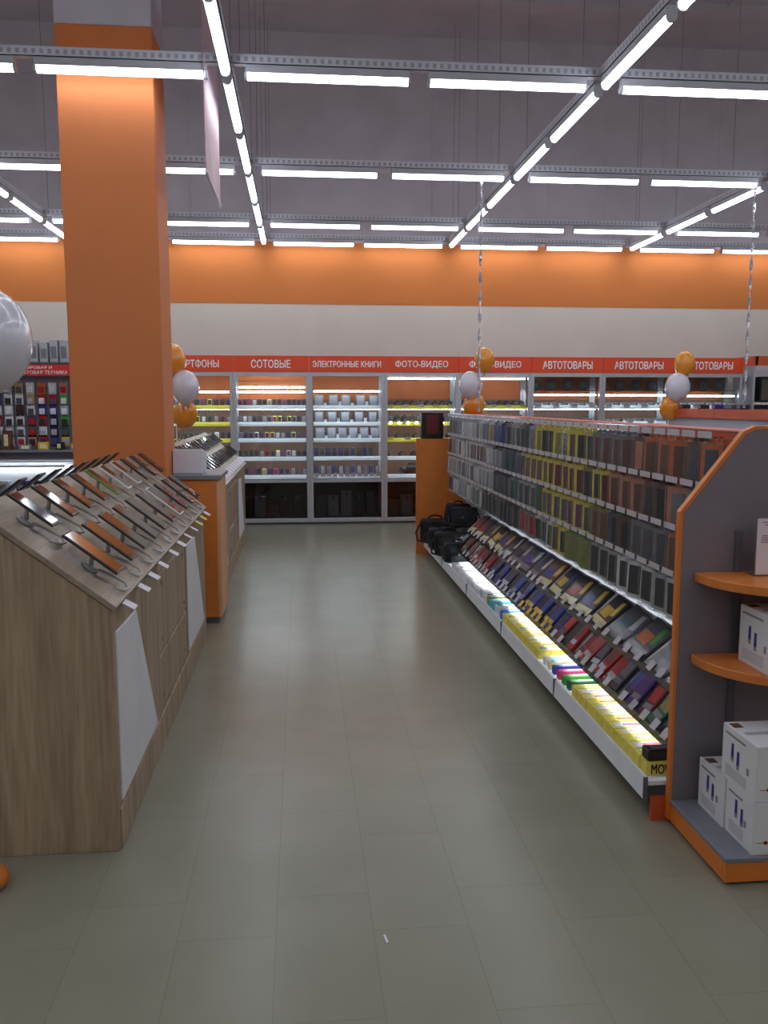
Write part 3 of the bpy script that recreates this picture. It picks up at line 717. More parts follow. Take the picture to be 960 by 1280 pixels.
# car goods
for k in (5, 6, 7):
    for si in (0, 1, 2):
        n = (7, 6, 5)[si]
        for i in range(n):
            x = CX0+CW*k+.12+i*(CW-.24)/(n-1)
            t = thing('car_radio', 'black car radio, %s from the left, %s shelf of %s' % (nth(i+1), shn[si], cname[k]), 'car radio', (x, CY0+.2, SHZ[si]), (-.25, 0, 0), 'car goods in the wall cabinets')
            obj('body', MB().box(-.055, .055, 0, .1, 0, .06, .004), M['black'], t); obj('faceplate', MB().box(-.058, .058, -.008, 0, -.002, .062, .003), PAL['charcoal'], t); obj('volume_knob', MB().cyl((-.035, -.008, .03), (-.035, -.02, .03), .012, n=10), M['alu'], t)
            if i % 2 == 0: tag(obj('price_card', MB().box(-.045, .045, 0, .003, -.02, .045, .001), M['paper'], None, (x, CY0+.061, SHZ[si])), 'white card under the %s car radio, %s shelf of %s' % (nth(i+1), shn[si], cname[k]), 'price card', 'price cards under the car radios')
    for i in range(4):
        x = CX0+CW*k+.15+i*.235
        t = thing('loudspeaker', 'round dark loudspeaker, %s from the left, top of %s' % (nth(i+1), cname[k]), 'loudspeaker', (x, CY0+.33, 1.83), (-.15, 0, 0), 'car loudspeakers in the wall cabinets')
        obj('basket', MB().cyl((0, 0, .075), (0, .05, .075), .075, .05, n=20), M['black'], t); obj('cone', MB().cyl((0, -.004, .075), (0, .001, .075), .062, n=20), PAL['charcoal'], t); obj('dust_cap', MB().lathe([(.02, 0), (.016, .008), (0, .012)], 12, Matrix.Translation((0, -.004, .075)) @ Matrix.Rotation(PI/2, 4, 'X')), M['grey_dark'], t)
    tag(obj('upper_shelf', MB().box(CX0+CW*k+.05, CX0+CW*(k+1)-.05, CY0+.09, CY1-.02, 1.818, 1.828), M['shelf_glass']), 'clear glass shelf of loudspeakers high inside %s' % cname[k], 'shelf', 'extra glass shelves')
# boxes behind the tinted doors
for k in range(8):
    for i in range(5):
        x = CX0+CW*k+.15+i*.175; h = rnd.choice((.14, .2, .27, .33)); c = rnd.choice(['brown', 'tan', 'maroon', 'black', 'grey', 'orange', 'white'])
        t = thing('stored_box', '%s box, %s from the left at the bottom of %s' % (c, nth(i+1), cname[k]), 'box', (x, CY0+.24, .1), (0, 0, rnd.uniform(-.1, .1)), 'boxes behind tinted doors')
        obj('carton', MB().box(-.07, .07, -.09, .09, 0, h, .003), PAL[c], t); obj('flap_tape', MB().box(-.014, .014, -.091, .091, h-.05, h+.001), PAL['tan'], t)

# ------------------------------------------------------------------ pegboard rack on the back wall, left
t = thing('pegboard_rack', 'lilac grey pegboard rack on the back wall left of the orange pillar', 'display rack', (-3.9, 12.05, 0))
obj('panel', MB().box(-1.45, 1.3, .12, .15, .3, 2.16), M['peg_x'], t)
obj('base_cabinet', MB().box(-1.45, 1.3, -.35, .11, 0, .9, .004), M['white'], t)
obj('top_shelf', MB().box(-1.45, 1.3, -.18, .15, 2.16, 2.19, .003), PAL['charcoal'], t)
obj('ledge', MB().box(-1.45, 1.3, -.2, .119, 1.0, 1.03, .003), M['grey_top'], t)
t = thing('header_sign', 'red sign with two lines of white lettering on the pegboard rack', 'sign', (-3.9, 11.86, 2.085))
obj('board', MB().box(-1.45, 1.3, 0, .018, -.075, .07, .002), M['red_sign'], t)
obj('lettering', text_mesh('ЦИФРОВАЯ И', .42, .045, .02), M['letter'], t, (.43, -.001, .03), (PI/2, 0, 0))
obj('lettering', text_mesh('БЫТОВАЯ ТЕХНИКА', .62, .045, .02), M['letter'], t, (.53, -.001, -.03), (PI/2, 0, 0))
bl_c = MB().box(-.052, .052, 0, .004, -.085, .075, .003).cyl((0, -.001, .065), (0, .005, .065), .008, n=8).mesh('card'); bl_b = MB().box(-.036, .036, -.028, 0, -.06, .02, .008, 2).mesh('blister'); bl_h = MB().cyl((0, -.04, .066), (0, .14, .066), .0025, n=5).mesh('hook')
pc = [['white', 'white', 'tan', 'red', 'red', 'green', 'white'], ['white', 'maroon', 'white', 'blue', 'blue', 'silver', 'indigo'], ['white', 'white', 'purple', 'red', 'navy', 'green', 'white'], ['silver', 'white', 'charcoal', 'white', 'navy', 'dkgreen', 'white'], ['white', 'white', 'salmon', 'red', 'blue', 'gold', 'silver'], ['silver', 'tan', 'white', 'orange', 'white', 'salmon', 'white']]
def blister(nm, lab, cat, loc, rot, grp, c1, c2):
    t = thing(nm, lab, cat, loc, rot, grp)
    obj('card', bl_c, c1, t); obj('blister', bl_b, c2, t); obj('hook', bl_h, M['chrome'], t)
ri = ['second', 'third', 'fourth', 'fifth', 'lowest', 'top']
for r in range(6):
    z = [1.70, 1.56, 1.42, 1.28, 1.15, 1.85][r]
    for i in range(16):
        x = -5.2+i*.145
        c = pc[r][(i+5) % 7] if i > 8 else rnd.choice(['white', 'silver', 'red', 'blue', 'white', 'green', 'salmon'])
        blister('blister_pack', '%s blister pack, %s from the right, %s row of the pegboard rack' % (c, nth(16-i), ri[r]), 'blister pack', (x, 12.03, z), (0, 0, 0), 'packs on the pegboard rack', PAL[c], PAL[rnd.choice(['white', 'black', 'charcoal', 'silver', 'red'])])
for i in range(17):
    x = -5.2+i*.13; h = (.29, .29, .26, .29, .29, .25)[i % 6]
    t = thing('tall_box', 'pale tall box, %s from the right standing on top of the pegboard rack' % nth(17-i), 'box', (x, 12.0, 2.19), group='boxes on the pegboard rack')
    obj('carton', MB().box(-.05, .05, -.06, .06, 0, h, .002), PAL['silver'], t); obj('printed_label', MB().box(-.035, .035, -.0625, -.060, .05, h-.08), PAL['grey'], t); obj('lid_flap', MB().box(-.049, .049, -.059, .059, h, h+.003), PAL['white'], t)
for i, (x, c, h, w) in enumerate(((-4.1, 'maroon', .22, .11), (-3.9, 'brown', .26, .1), (-3.68, 'grey', .07, .16), (-3.44, 'gold', .1, .14), (-3.22, 'black', .1, .08), (-3.02, 'salmon', .09, .12), (-4.6, 'navy', .15, .14), (-2.75, 'white', .14, .12))):
    t = thing('small_package', '%s package, %s from the left on the ledge of the pegboard rack' % (c, nth(i+1)), 'package', (x, 11.95, 1.03), (0, 0, rnd.uniform(-.3, .3)), 'packages on the pegboard ledge')
    obj('carton', MB().box(-w/2, w/2, -.05, .05, 0, h, .006), PAL[c], t); obj('printed_label', MB().box(-w*.3, w*.3, -.052, -.049, h*.2, h*.8), PAL['cream'], t)
# lit glass counter before the pegboard
t = thing('glass_counter', 'white lit glass counter before the pegboard rack', 'display counter', (-3.6, 10.4, 0))
obj('base', MB().box(-1.8, .9, -.25, .25, 0, .55, .004), M['white'], t); obj('glass_box', MB().box(-1.8, .9, -.25, .25, .55, .93), M['glass'], t)
obj('frame', MB().box(-1.8, .9, -.255, -.235, .92, .945).box(-1.8, .9, .235, .255, .92, .945).box(-1.8, .9, -.255, -.235, .54, .56), M['alu'], t)
obj('led_tube', MB().cyl((-1.75, .2, .9), (.85, .2, .9), .012), M['led'], t); obj('back_board', MB().box(-1.8, .9, .235, .249, .56, .92), M['white'], t)
for i in range(10):
    c = ['blue', 'navy', 'violet', 'white', 'indigo'][i % 5]
    t = thing('counter_box', '%s box, %s from the right inside the lit glass counter' % (c, nth(i+1)), 'box', (-2.85-i*.2, 10.38, .551), (0, 0, rnd.uniform(-.2, .2)), 'boxes in the lit glass counter')
    obj('carton', MB().box(-.06, .06, -.05, .05, 0, .2, .004), PAL[c], t); obj('printed_label', MB().box(-.04, .04, -.052, -.049, .05, .15), PAL['silver'], t)
# narrow lit showcase seen between the pillar and the far counter
t = thing('tower_showcase', 'narrow white showcase with lit shelves behind the far counter', 'showcase', (-2.25, 11.05, 0))
obj('back_panel', MB().box(-.3, .6, .2, .22, 0, 1.62), M['printer'], t); obj('glass_box', MB().box(-.3, .6, -.2, .2, .3, 1.62), M['glass'], t); obj('base', MB().box(-.3, .6, -.2, .2, 0, .3, .004), M['white'], t)
for z in (.62, .9, 1.17, 1.40): 
    s = obj('shelf', MB().box(-.29, .59, -.19, .19, z-.008, z), M['shelf_glass'], t); obj('led_tube', MB().cyl((-.27, -.17, z-.02), (.57, -.17, z-.02), .010), M['led'], s)
obj('top_board', MB().box(-.31, .61, -.21, .22, 1.62, 1.65, .003), M['white'], t)

# ------------------------------------------------------------------ black electronics rack at the far right
t = thing('open_rack', 'open white rack with red orange fascia beyond the last wall cabinet', 'shelf rack', (7.3, 11.6, 0))
obj('fascia', MB().box(-1.0, 1.2, -.1, -.07, 2.17, 2.30, .003).box(-1.0, -.97, -.1, .5, 2.17, 2.3), M['brick_orange'], t)
obj('back_panel', MB().box(-1.0, 1.2, .5, .52, 0, 2.17), M['printer'], t)
for x in (-1.0, 0.1, 1.18): obj('upright', MB().box(x, x+.03, -.05, .5, 0, 2.17), M['alu'], t)
for z in (.3, .75, 1.2, 1.66): obj('shelf', MB().box(-.97, 1.18, -.06, .5, z-.03, z), M['white'], t)
for i, (x, z) in enumerate(((-.60, 1.66), (-.02, 1.66), (.62, 1.66), (-.60, 1.2), (-.02, 1.2), (.62, 1.2))):
    t = thing('microwave_oven', 'black microwave oven, %s from the left on the %s shelf of the open rack' % (nth(i % 3+1), 'upper' if i < 3 else 'lower'), 'microwave', (7.3+x, 11.78, z), group='black ovens on the open rack')
    obj('body', MB().box(-.26, .26, -.18, .2, .015, .36 if i < 3 else .34, .006), M['black'], t); obj('door', MB().box(-.25, .12, -.195, -.181, .03, .32, .004), M['screen'], t); obj('control_panel', MB().box(.13, .25, -.192, -.181, .03, .32, .003), PAL['charcoal'], t)
    for fx in (-.2, .2): obj('foot', MB().cyl((fx, -.12, 0), (fx, -.12, .016), .015), M['black'], t)

# ------------------------------------------------------------------ phone case gondola
GX = 1.83; GY0, GY1 = 3.12, 9.25
t = thing('gondola', 'long white pegboard gondola hung with phone cases along the aisle', 'shop gondola', (0, 0, 0))
obj('pegboard', MB().box(GX-.03, GX-.02, GY0, GY1, .3, 1.45), M['peg'], t); obj('pegboard', MB().box(GX+.02, GX+.03, GY0, GY1, .3, 1.45), M['peg'], t)
for i in range(6):
    y = GY0+.02+i*1.215
    obj('upright', MB().box(GX-.02, GX+.02, y, y+.03, 0, 1.52), M['white'], t)
for i in range(5):
    y = GY0+i*1.226
    obj('header', MB().box(GX-.075, GX+.075, y+.002, y+1.222, 1.485, 1.54, .003), M['brick_orange'], t)
obj('deck', MB().box(1.355, GX-.03, GY0, GY1, .145, .165, .002), M['white'], t)
for i in range(5):
    y = GY0+i*1.226
    obj('deck_lip', MB().prism([(1.338, .088), (1.352, .088), (1.352, .178), (1.345, .178)], 'y', y+.004, y+1.222), M['lip'], t)
    obj('lip_joint', MB().box(1.335, 1.352, y-.004, y+.003, .085, .182), M['grey_dark'], t)
obj('kickboard', MB().box(1.45, 1.47, GY0+.01, GY1, 0, .145), M['grey_dark'], t)
obj('kickboard', MB().box(1.37, 1.45, GY0-.005, GY0+.012, 0, .10), M['brick_orange'], t)
obj('deck', MB().box(GX+.03, 2.32, GY0, GY1, .145, .165, .002), M['white'], t)
Z0s = 8.0   # slanted tiers run from the near end to here
T1 = ((1.572, .440), (1.752, .60)); T2 = ((1.468, .284), (1.592, .420))
def tier_strip(p, q, th_):
    d = Vector((q[0]-p[0], q[1]-p[1])).normalized(); n = Vector((d.y, -d.x))
    return [p, q, (q[0]+n.x*th_, q[1]+n.y*th_), (p[0]+n.x*th_, p[1]+n.y*th_)]
for nm, T in (('upper', T1), ('lower', T2)):
    s = obj('slanted_shelf', MB().prism(tier_strip(T[0], T[1], .008), 'y', GY0, Z0s), M['white'], t)
    l = obj('shelf_lip', MB().box(T[0][0]-.012, T[0][0], GY0, Z0s, T[0][1]-.02, T[0][1]+.022), M['clear'], t)
for y in [GY0+.1+i*.97 for i in range(9)]:
    obj('bracket', MB().prism([(1.50, .30), (GX-.03, .40), (GX-.03, .30), (1.54, .29)], 'y', y, y+.012), M['white'], t)
for i in range(5):
    y = GY0+.05+i*1.0
    obj('led_tube', MB().cyl((1.522, y, .312), (1.522, y+.95, .312), .010, n=8), M['deck_led'], t)
# the far end panel of the gondola with a dark display standing on it
t = thing('end_board', 'plain orange end board closing the far end of the phone case gondola', 'end panel', (0, 9.27, 0))
obj('board', MB().box(1.27, 2.35, 0, .03, 0, 1.27, .003), M['orange_board'], t); obj('edge_band', MB().box(1.255, 1.2695, -.002, .032, 0, 1.27, .002), M['orange_edge'], t)
t = thing('display_stand', 'dark framed stand with red picture on top of the far orange board', 'display stand', (1.43, 9.28, 1.27))
obj('frame', MB().box(-.12, .12, -.02, .02, 0, .28, .004), M['bezel'], t); obj('picture', MB().box(-.065, .065, -.024, -.0195, .05, .25), PAL['maroon'], t)

# hanging packs ------------------------------------------------------------
PITCH = .142
HZ = [1.505, 1.305, 1.105, .905]
RN = ['top', 'second', 'third', 'lowest']
pk_card = MB().box(-.003, .003, -.058, .058, -.185, -.012, .002).prism([(-.02, -.013), (.02, -.013), (.014, .008), (-.014, .008)], 'x', -.003, .003, M=Matrix.Identity(4)).mesh('card')
pk_case = MB().box(-.010, -.003, -.034, .030, -.165, -.035, .003, 2).mesh('phone_case')
pk_bag = MB().box(-.017, .005, -.062, .062, -.19, -.008, .003).mesh('clear_bag')
pk_wallet = MB().box(-.014, -.003, -.038, .036, -.168, -.03, .004, 2).mesh('phone_case')
hook_me = MB().tube([(.0, 0, .0), (-.21, 0, .004), (-.225, 0, .018)], .0028, 5).tube([(.0, 0, .026), (-.215, 0, .036)], .0022, 5).mesh('wire')
hook_tag = MB().box(-.232, -.229, -.058, .058, .010, .036, .001).mesh('price_ticket')
mass = {}
rk = random.Random(21)
CARDS = [  # (up to this distance along the gondola, choices of card/case) for each row
  [(3.9, ['orange/charcoal', 'brown/charcoal', 'orange/brown']), (4.5, ['salmon/brown', 'maroon/charcoal', 'brown/salmon', 'grey/charcoal', 'grey/brown']), (5.1, ['yellow/charcoal', 'yellow/black', 'olive/charcoal', 'yellow/grey', 'yellow/brown']), (5.64, ['yellow/olive', 'yellow/grey', 'yellow/black', 'yellow/tan']), (6.6, ['charcoal/black', 'silver/charcoal', 'grey/black', 'silver/grey']), (6.95, ['blue/navy', 'navy/blue', 'silver/blue']), (9.3, ['white/silver', 'silver/grey', 'white/grey', 'silver/white', 'white/tan'])],
  [(4.3, ['salmon/brown', 'orange/brown', 'grey/salmon', 'salmon/grey', 'brown/black']), (4.8, ['yellow/black', 'olive/black', 'yellow/maroon']), (5.3, ['yellow/black', 'yellow/charcoal', 'grey/maroon', 'olive/charcoal']), (5.65, ['tan/olive', 'olive/charcoal', 'yellow/brown']), (6.4, ['charcoal/teal', 'grey/charcoal', 'silver/charcoal']), (6.6, ['indigo/maroon', 'maroon/indigo']), (6.95, ['silver/blue', 'navy/silver']), (9.3, ['white/grey', 'silver/white', 'white/silver', 'white/brown'])],
  [(4.0, ['orange/brown', 'grey/charcoal']), (4.5, ['charcoal/black', 'olive/brown', 'brown/black']), (5.45, ['yellow/black', 'yellow/brown', 'olive/charcoal', 'yellow/purple', 'yellow/charcoal', 'yellow/olive']), (5.65, ['teal/black', 'charcoal/dkgreen']), (6.35, ['grey/teal', 'silver/charcoal', 'grey/charcoal']), (7.05, ['black/charcoal', 'charcoal/blue', 'black/brown']), (9.3, ['white/silver', 'white/grey', 'silver/white'])],
  [(4.25, ['white/black', 'silver/black']), (4.55, ['teal/black', 'charcoal/teal']), (4.8, ['lime/olive', 'yellow/lime']), (5.3, ['olive/black', 'yellow/black', 'yellow/charcoal', 'grey/black']), (5.7, ['silver/black', 'white/dkgreen', 'white/black']), (6.2, ['grey/red', 'grey/charcoal']), (7.4, ['black/black', 'charcoal/black', 'black/charcoal']), (8.8, ['white/silver', 'white/grey', 'silver/white']), (9.3, ['white/navy', 'silver/indigo'])]]
def pick(r, y):
    for lim, ch in CARDS[r]:
        if y < lim: return rk.choice(ch)
    return 'white/silver'
nh = int((GY1-GY0-.1)/PITCH)
for r in range(4):
    last = None
    for i in range(nh):
        y = GY0+.1+i*PITCH
        cc = pick(r, y) if (last is None or rk.random() < .72) else last
        last = cc; c1, c2 = cc.split('/')
        t = thing('peg_hook', 'hook with pale ticket, %s from the near end, %s row of phone cases' % (nth(i+1), RN[r]), 'hook', (GX-.03, y, HZ[r]), group='hooks on the phone case gondola')
        obj('wire', hook_me, M['chrome'], t); obj('price_ticket', hook_tag, M['ticket'], t)
        n = rk.choice((3, 4, 5)); case = pk_wallet if rk.random() < .4 else pk_case
        for j in range(n):
            x = GX-.03-.195+j*.026; yaw = rk.uniform(.05, .5); tl = rk.uniform(-.03, .05)
            if j == 0 or (j == 1 and y < 5.2):
                t = thing('phone_case_pack', '%s card with %s phone case, %s on the %s hook, %s row' % (c1, c2, 'frontmost' if j == 0 else 'second', nth(i+1), RN[r]), 'phone case', (x, y, HZ[r]), (0, tl, yaw), 'phone case packs on the gondola')
                obj('card', pk_card, PAL[c1], t); obj('phone_case', case, PAL[c2], t); obj('clear_bag', pk_bag, M['bag'], t)
            else:
                Mx = Matrix.Translation((x, y, HZ[r])) @ Euler((0, tl, yaw)).to_matrix().to_4x4()
                for me, c in ((pk_card, c1), (case, c2)): mass.setdefault(c, []).append((me, Mx))
b = bmesh.new(); me_all = bpy.data.meshes.new('phone_case_packs'); slots = []
for c, lst in mass.items():
    slots.append(c); k0 = len(slots)-1
    for me, Mx in lst:
        n0 = len(b.verts); f0 = len(b.faces)
        b.from_mesh(me); b.verts.ensure_lookup_table(); b.faces.ensure_lookup_table()
        for v in b.verts[n0:]: v.co = Mx @ v.co
        for f in b.faces[f0:]: f.material_index = k0
b.to_mesh(me_all); b.free()
for c in slots: me_all.materials.append(PAL[c])
o = bpy.data.objects.new('phone_case_packs', me_all); COL.objects.link(o)
tag(o, 'further phone case packs hanging behind the front ones on the gondola hooks', 'phone cases', None, 'stuff')

# slanted tier goods ---------------------------------------------------------
def tier_matrix(T, y, s, off, yaw=0, roll=0):
    p, q = T; d = Vector((q[0]-p[0], 0, q[1]-p[1])).normalized(); n = Vector((-d.z, 0, d.x))
    x = d.cross(n)
    Mx = Matrix((x, d, n)).transposed().to_4x4(); Mx.translation = Vector((p[0], y, p[1]))+d*s+n*off
    return Mx @ Matrix.Rotation(yaw, 4, 'Z') @ Matrix.Rotation(roll, 4, 'Y')
big = [('tan', 'green', 'indigo'), ('grey', 'charcoal', 'silver'), ('charcoal', 'orange', 'green'), ('charcoal', 'teal', 'silver'), ('black', 'gold', 'yellow'), ('black', 'blue', 'gold'), ('black', 'red', 'gold'), ('black', 'gold', 'blue'), ('brown', 'blue', 'gold'), ('charcoal', 'teal', 'white'),
       ('navy', 'indigo', 'silver'), ('charcoal', 'navy', 'silver'), ('black', 'charcoal', 'white'), ('charcoal', 'blue', 'gold'), ('black', 'gold', 'tan'), ('charcoal', 'navy', 'gold'), ('charcoal', 'red', 'maroon'), ('maroon', 'red', 'charcoal')]
ty_me = MB().box(-.105, .105, 0, .215, 0, .016, .004, 2).mesh('sleeve')
ty_b = MB().box(-.112, .112, -.004, .225, -.001, .020, .004).mesh('clear_bag')
ty_l1 = MB().box(-.085, .03, .065, .135, .0155, .0175).mesh('badge'); ty_l2 = MB().prism([(.04, .09), (.085, .10), (.075, .20), (.035, .19)], 'z', .0155, .0178).mesh('badge'); ty_w = MB().box(-.095, .095, .010, .055, .0155, .0175).mesh('printed_band')
for i, (a, b_, c) in enumerate(big):
    y = GY0+.22+i*.262
    t = thing('tablet_sleeve', '%s tablet sleeve with %s and %s badges, %s from the near end' % (a, b_, c, nth(i+1)), 'tablet sleeve', group='tablet sleeves on the slanted shelf')
    t.matrix_world = tier_matrix(T1, y, .012, .006, rk.uniform(-.12, .12), rk.uniform(-.03, .12))
    obj('sleeve', ty_me, PAL[a], t); obj('badge', ty_l1, PAL[b_], t); obj('badge', ty_l2, PAL[c], t); obj('printed_band', ty_w, PAL['cream'] if 3 < i < 9 or i > 12 else PAL['grey'], t); obj('clear_bag', ty_b, M['film'], t)
sm_b = MB().box(-.046, .046, 0, .175, 0, .014, .003, 2).mesh('carton'); sm_w = MB().box(-.034, .034, .075, .155, .0138, .0155).mesh('printed_face'); sm_t = MB().box(-.036, .036, .035, .062, .0138, .0158).mesh('printed_band'); sm_f = MB().box(-.049, .049, -.003, .182, -.0005, .018, .004, 2).mesh('clear_bag')
order = ['black', 'dkgreen', 'maroon', 'violet', 'violet', 'black', 'red', 'red', 'black', 'red', 'red', 'red', 'black', 'maroon', 'indigo', 'blue', 'navy', 'blue', 'navy', 'blue', 'black', 'indigo', 'navy', 'blue', 'black', 'navy', 'indigo', 'blue', 'navy', 'indigo', 'navy', 'red', 'red', 'maroon', 'red', 'red', 'black', 'brown', 'maroon', 'brown', 'brown', 'black', 'silver']
face2 = {'red': 'maroon', 'blue': 'indigo', 'navy': 'black', 'black': 'charcoal', 'violet': 'indigo', 'indigo': 'black', 'maroon': 'red', 'brown': 'maroon', 'dkgreen': 'olive', 'silver': 'white'}
for i, c in enumerate(order):
    y = GY0+.13+i*.1115
    t = thing('accessory_box', '%s accessory box, %s from the near end on the lower slanted shelf' % (c, nth(i+1)), 'box', group='accessory boxes on the slanted shelf')
    t.matrix_world = tier_matrix(T2, y, .010, .002+.012*(i % 2), rk.uniform(-.15, .15), rk.uniform(-.12, .12))
    obj('carton', sm_b, PAL[c], t); obj('printed_face', sm_w, PAL[face2[c]] if i % 3 else PAL[c], t); obj('printed_band', sm_t, PAL['gold'] if 14 < i < 21 else PAL[rk.choice(['charcoal', 'silver', 'grey', 'black'])], t)
    if i % 3 == 0: obj('clear_bag', sm_f, M['film'], t)
tk = MB().box(-.002, 0, -.026, .026, -.024, .024, .001).mesh('price_ticket')
for nm, T, n, st in (('upper', T1, 34, .14), ('lower', T2, 44, .11)):
    cnt = 0
    for i in range(n):
        y = GY0+.1+i*st
        if y > Z0s-.05 or rk.random() < .15: continue
        cnt += 1
        y += rk.uniform(-.02, .02)
        tag(obj('price_ticket', tk, M['ticket'] if not (14 < i < 22 and nm == 'lower') else PAL['gold'], None, (T[0][0]-.006, y, T[0][1]+.034), (rk.uniform(-.15, .15), .72, 0)),
            '%s ticket, %s from the near end on the %s slanted shelf lip' % ('gold' if (14 < i < 22 and nm == 'lower') else 'pale', nth(cnt), nm), 'price ticket', 'price tickets on the shelf lips')

# bottom deck goods -----------------------------------------------------------
yb = MB().box(-.085, .085, -.034, .034, 0, .056, .002).mesh('carton'); yt = MB().box(-.07, .075, -.027, .027, .0555, .058).mesh('printed_top'); yr = MB().box(-.03, .06, -.012, .010, .0578, .0592).mesh('printed_band')
def deck_box(y, lab, body, top, band, scale=(1, 1, 1), x=1.452, txt=None, rz=None):
    t = thing('accessory_carton', lab, 'box', (x, y, .165), (0, 0, rk.uniform(-.06, .06) if rz is None else rz), 'cartons on the lit deck')
    obj('carton', yb, PAL[body], t, scale=scale); obj('printed_top', yt, PAL[top], t, scale=scale)
    if txt: obj('lettering', text_mesh(txt, .13, .032, .02, .001), M['black'], t, (0, -.002, .0578*scale[2]), (0, 0, 0))
    else: obj('printed_band', yr, PAL[band], t, scale=scale)
    return t
for i in range(12):
    deck_box(3.27+i*.075, 'yellow carton with pale top, %s of the near run on the lit deck' % nth(i+1), 'lemon', ['cream', 'white', 'lemon'][i % 3], ['maroon', 'red', 'grey', 'salmon'][i % 4])
t = deck_box(3.195, 'yellow carton with black letters, nearest the grey end panel on the lit deck', 'lemon', 'lemon', 'lemon')
obj('lettering', text_mesh('MOVON', .13, .04, .03, .001), M['black'], t, (0, -.0345, .028), (PI/2, 0, 0))
t = thing('small_black_box', 'small black box lying on the yellow carton next to the end panel', 'box', (1.44, 3.20, .2245), (0, 0, .05))
obj('carton', MB().box(-.07, .07, -.03, .03, 0, .045, .003), M['black'], t); obj('printed_top', MB().box(-.05, .05, -.02, .02, .0445, .047), PAL['charcoal'], t)
for i, (b_, tp) in enumerate((('dkgreen', 'green'), ('green', 'green'), ('pink', 'pink'), ('indigo', 'blue'), ('cream', 'cyan'), ('white', 'cream'))):
    deck_box(4.22+i*.088, '%s slim carton, %s after the near yellow run on the lit deck' % (b_, nth(i+1)), b_, tp, 'white', (1.0, .62, .8), 1.46)
for i in range(12):
    deck_box(4.78+i*.076, 'yellow carton with pale top, %s of the far run on the lit deck' % nth(i+1), 'lemon', ['cream', 'white', 'lemon'][(i+1) % 3], ['red', 'maroon', 'grey', 'cream'][i % 4], txt='MOVON' if i in (0, 6, 10) else None)
for i, (b_, tp, bn) in enumerate((('skyblue', 'skyblue', 'white'), ('white', 'silver', 'charcoal'), ('white', 'grey', 'white'), ('cyan', 'cyan', 'white'), ('cyan', 'white', 'cyan'), ('lime', 'white', 'lime'), ('white', 'charcoal', 'white'), ('white', 'white', 'grey'), ('silver', 'white', 'indigo'))):
    deck_box(5.70+i*.085, '%s carton, %s beyond the far yellow run on the lit deck' % (b_, nth(i+1)), b_, tp, bn, (1, 1, 1+.15*(i % 2)), 1.455)
for i in range(7):
    y = 6.52+i*.17
    t = thing('film_pack', 'glossy white pack, %s of the far white run on the lit deck' % nth(i+1), 'pack', (1.455, y, .165), (0, 0, rk.uniform(-.2, .2)), 'white packs on the lit deck')
    obj('carton', MB().box(-.09, .09, -.07, .07, 0, .045, .004), M['white_gloss'], t); obj('printed_top', MB().box(-.05, .03, -.03, .03, .0445, .047), PAL[['silver', 'indigo', 'grey'][i % 3]], t)

# black camera bags piled on the far end of the deck -----------------------------
def bag(loc, rot, sc, lab, mat, kind=0):
    t = thing('camera_bag', lab, 'bag', loc, rot, 'black bags at the far end of the gondola'); t.scale = (sc, sc, sc)
    obj('body', MB().box(-.13, .13, -.075, .075, 0, .19, .035, 4).mesh('body', True), mat, t)
    obj('flap', MB().box(-.134, .134, -.082, .06, .13, .205, .03, 4).box(-.10, .10, -.088, -.07, .07, .16, .012, 2).mesh('flap', True), mat, t)
    obj('front_pocket', MB().box(-.10, .10, -.105, -.06, .015, .10, .018, 3).mesh('front_pocket', True), M['fabric'], t)
    obj('handle', MB().tube([(-.06, 0, .195), (-.05, 0, .225), (0, 0, .237), (.05, 0, .225), (.06, 0, .195)], .008), M['fabric'], t)
    obj('buckle', MB().box(-.012, .012, -.112, -.1, .085, .11, .003), M['grey_dark'], t)
    obj('shoulder_strap', MB().tube([(-.135, 0, .15), (-.165, -.03, .09), (-.15, -.09, .03), (-.05, -.13, .015), (.08, -.13, .015), (.155, -.08, .04), (.165, -.02, .1), (.135, 0, .15)], .009), M['fabric2'], t)
    if kind: obj('hang_tag', MB().box(.02, .085, -.118, -.114, .10, .17, .001), [None, M['paper'], PAL['skyblue'], PAL['silver']][kind], t, (0, 0, 0), (0, .3, 0))
bl = [((1.43, 9.02, .165), (0, 0, -.15), 1.25, 'tall black bag with white mark at the far corner of the deck', 'fabric', 1), ((1.44, 8.58, .165), (0, 0, .2), 1.1, 'black bag with pale strap lying second from the far end of the deck front', 'fabric', 3), ((1.45, 8.22, .165), (0, .0, -.2), 1.15, 'squat black bag in the deck front row, third from its far end', 'fabric', 0),
      ((1.45, 7.86, .165), (0, 0, .1), .92, 'small black bag nearest to the lit white packs', 'fabric2', 0), ((1.66, 8.95, .17), (0, 0, .3), 1.3, 'black bag with blue tag against the far pegboard', 'fabric2', 2), ((1.68, 8.55, .17), (0, 0, -.3), 1.3, 'black bag leaning on the pegboard between two others', 'fabric', 0),
      ((1.68, 8.16, .17), (0, 0, .2), 1.35, 'wide black bag on the pegboard side next to the slanted shelves', 'fabric', 0), ((1.60, 8.76, .42), (.1, .1, .5), .95, 'black bag heaped on top of the others at the far end', 'fabric', 0), ((1.62, 8.36, .43), (-.1, 0, -.4), .95, 'dark bag heaped on top nearest the slanted shelves', 'fabric2', 0)]
for l, r, s, lab, m_, kd in bl: bag(l, r, s, lab, M[m_], kd)

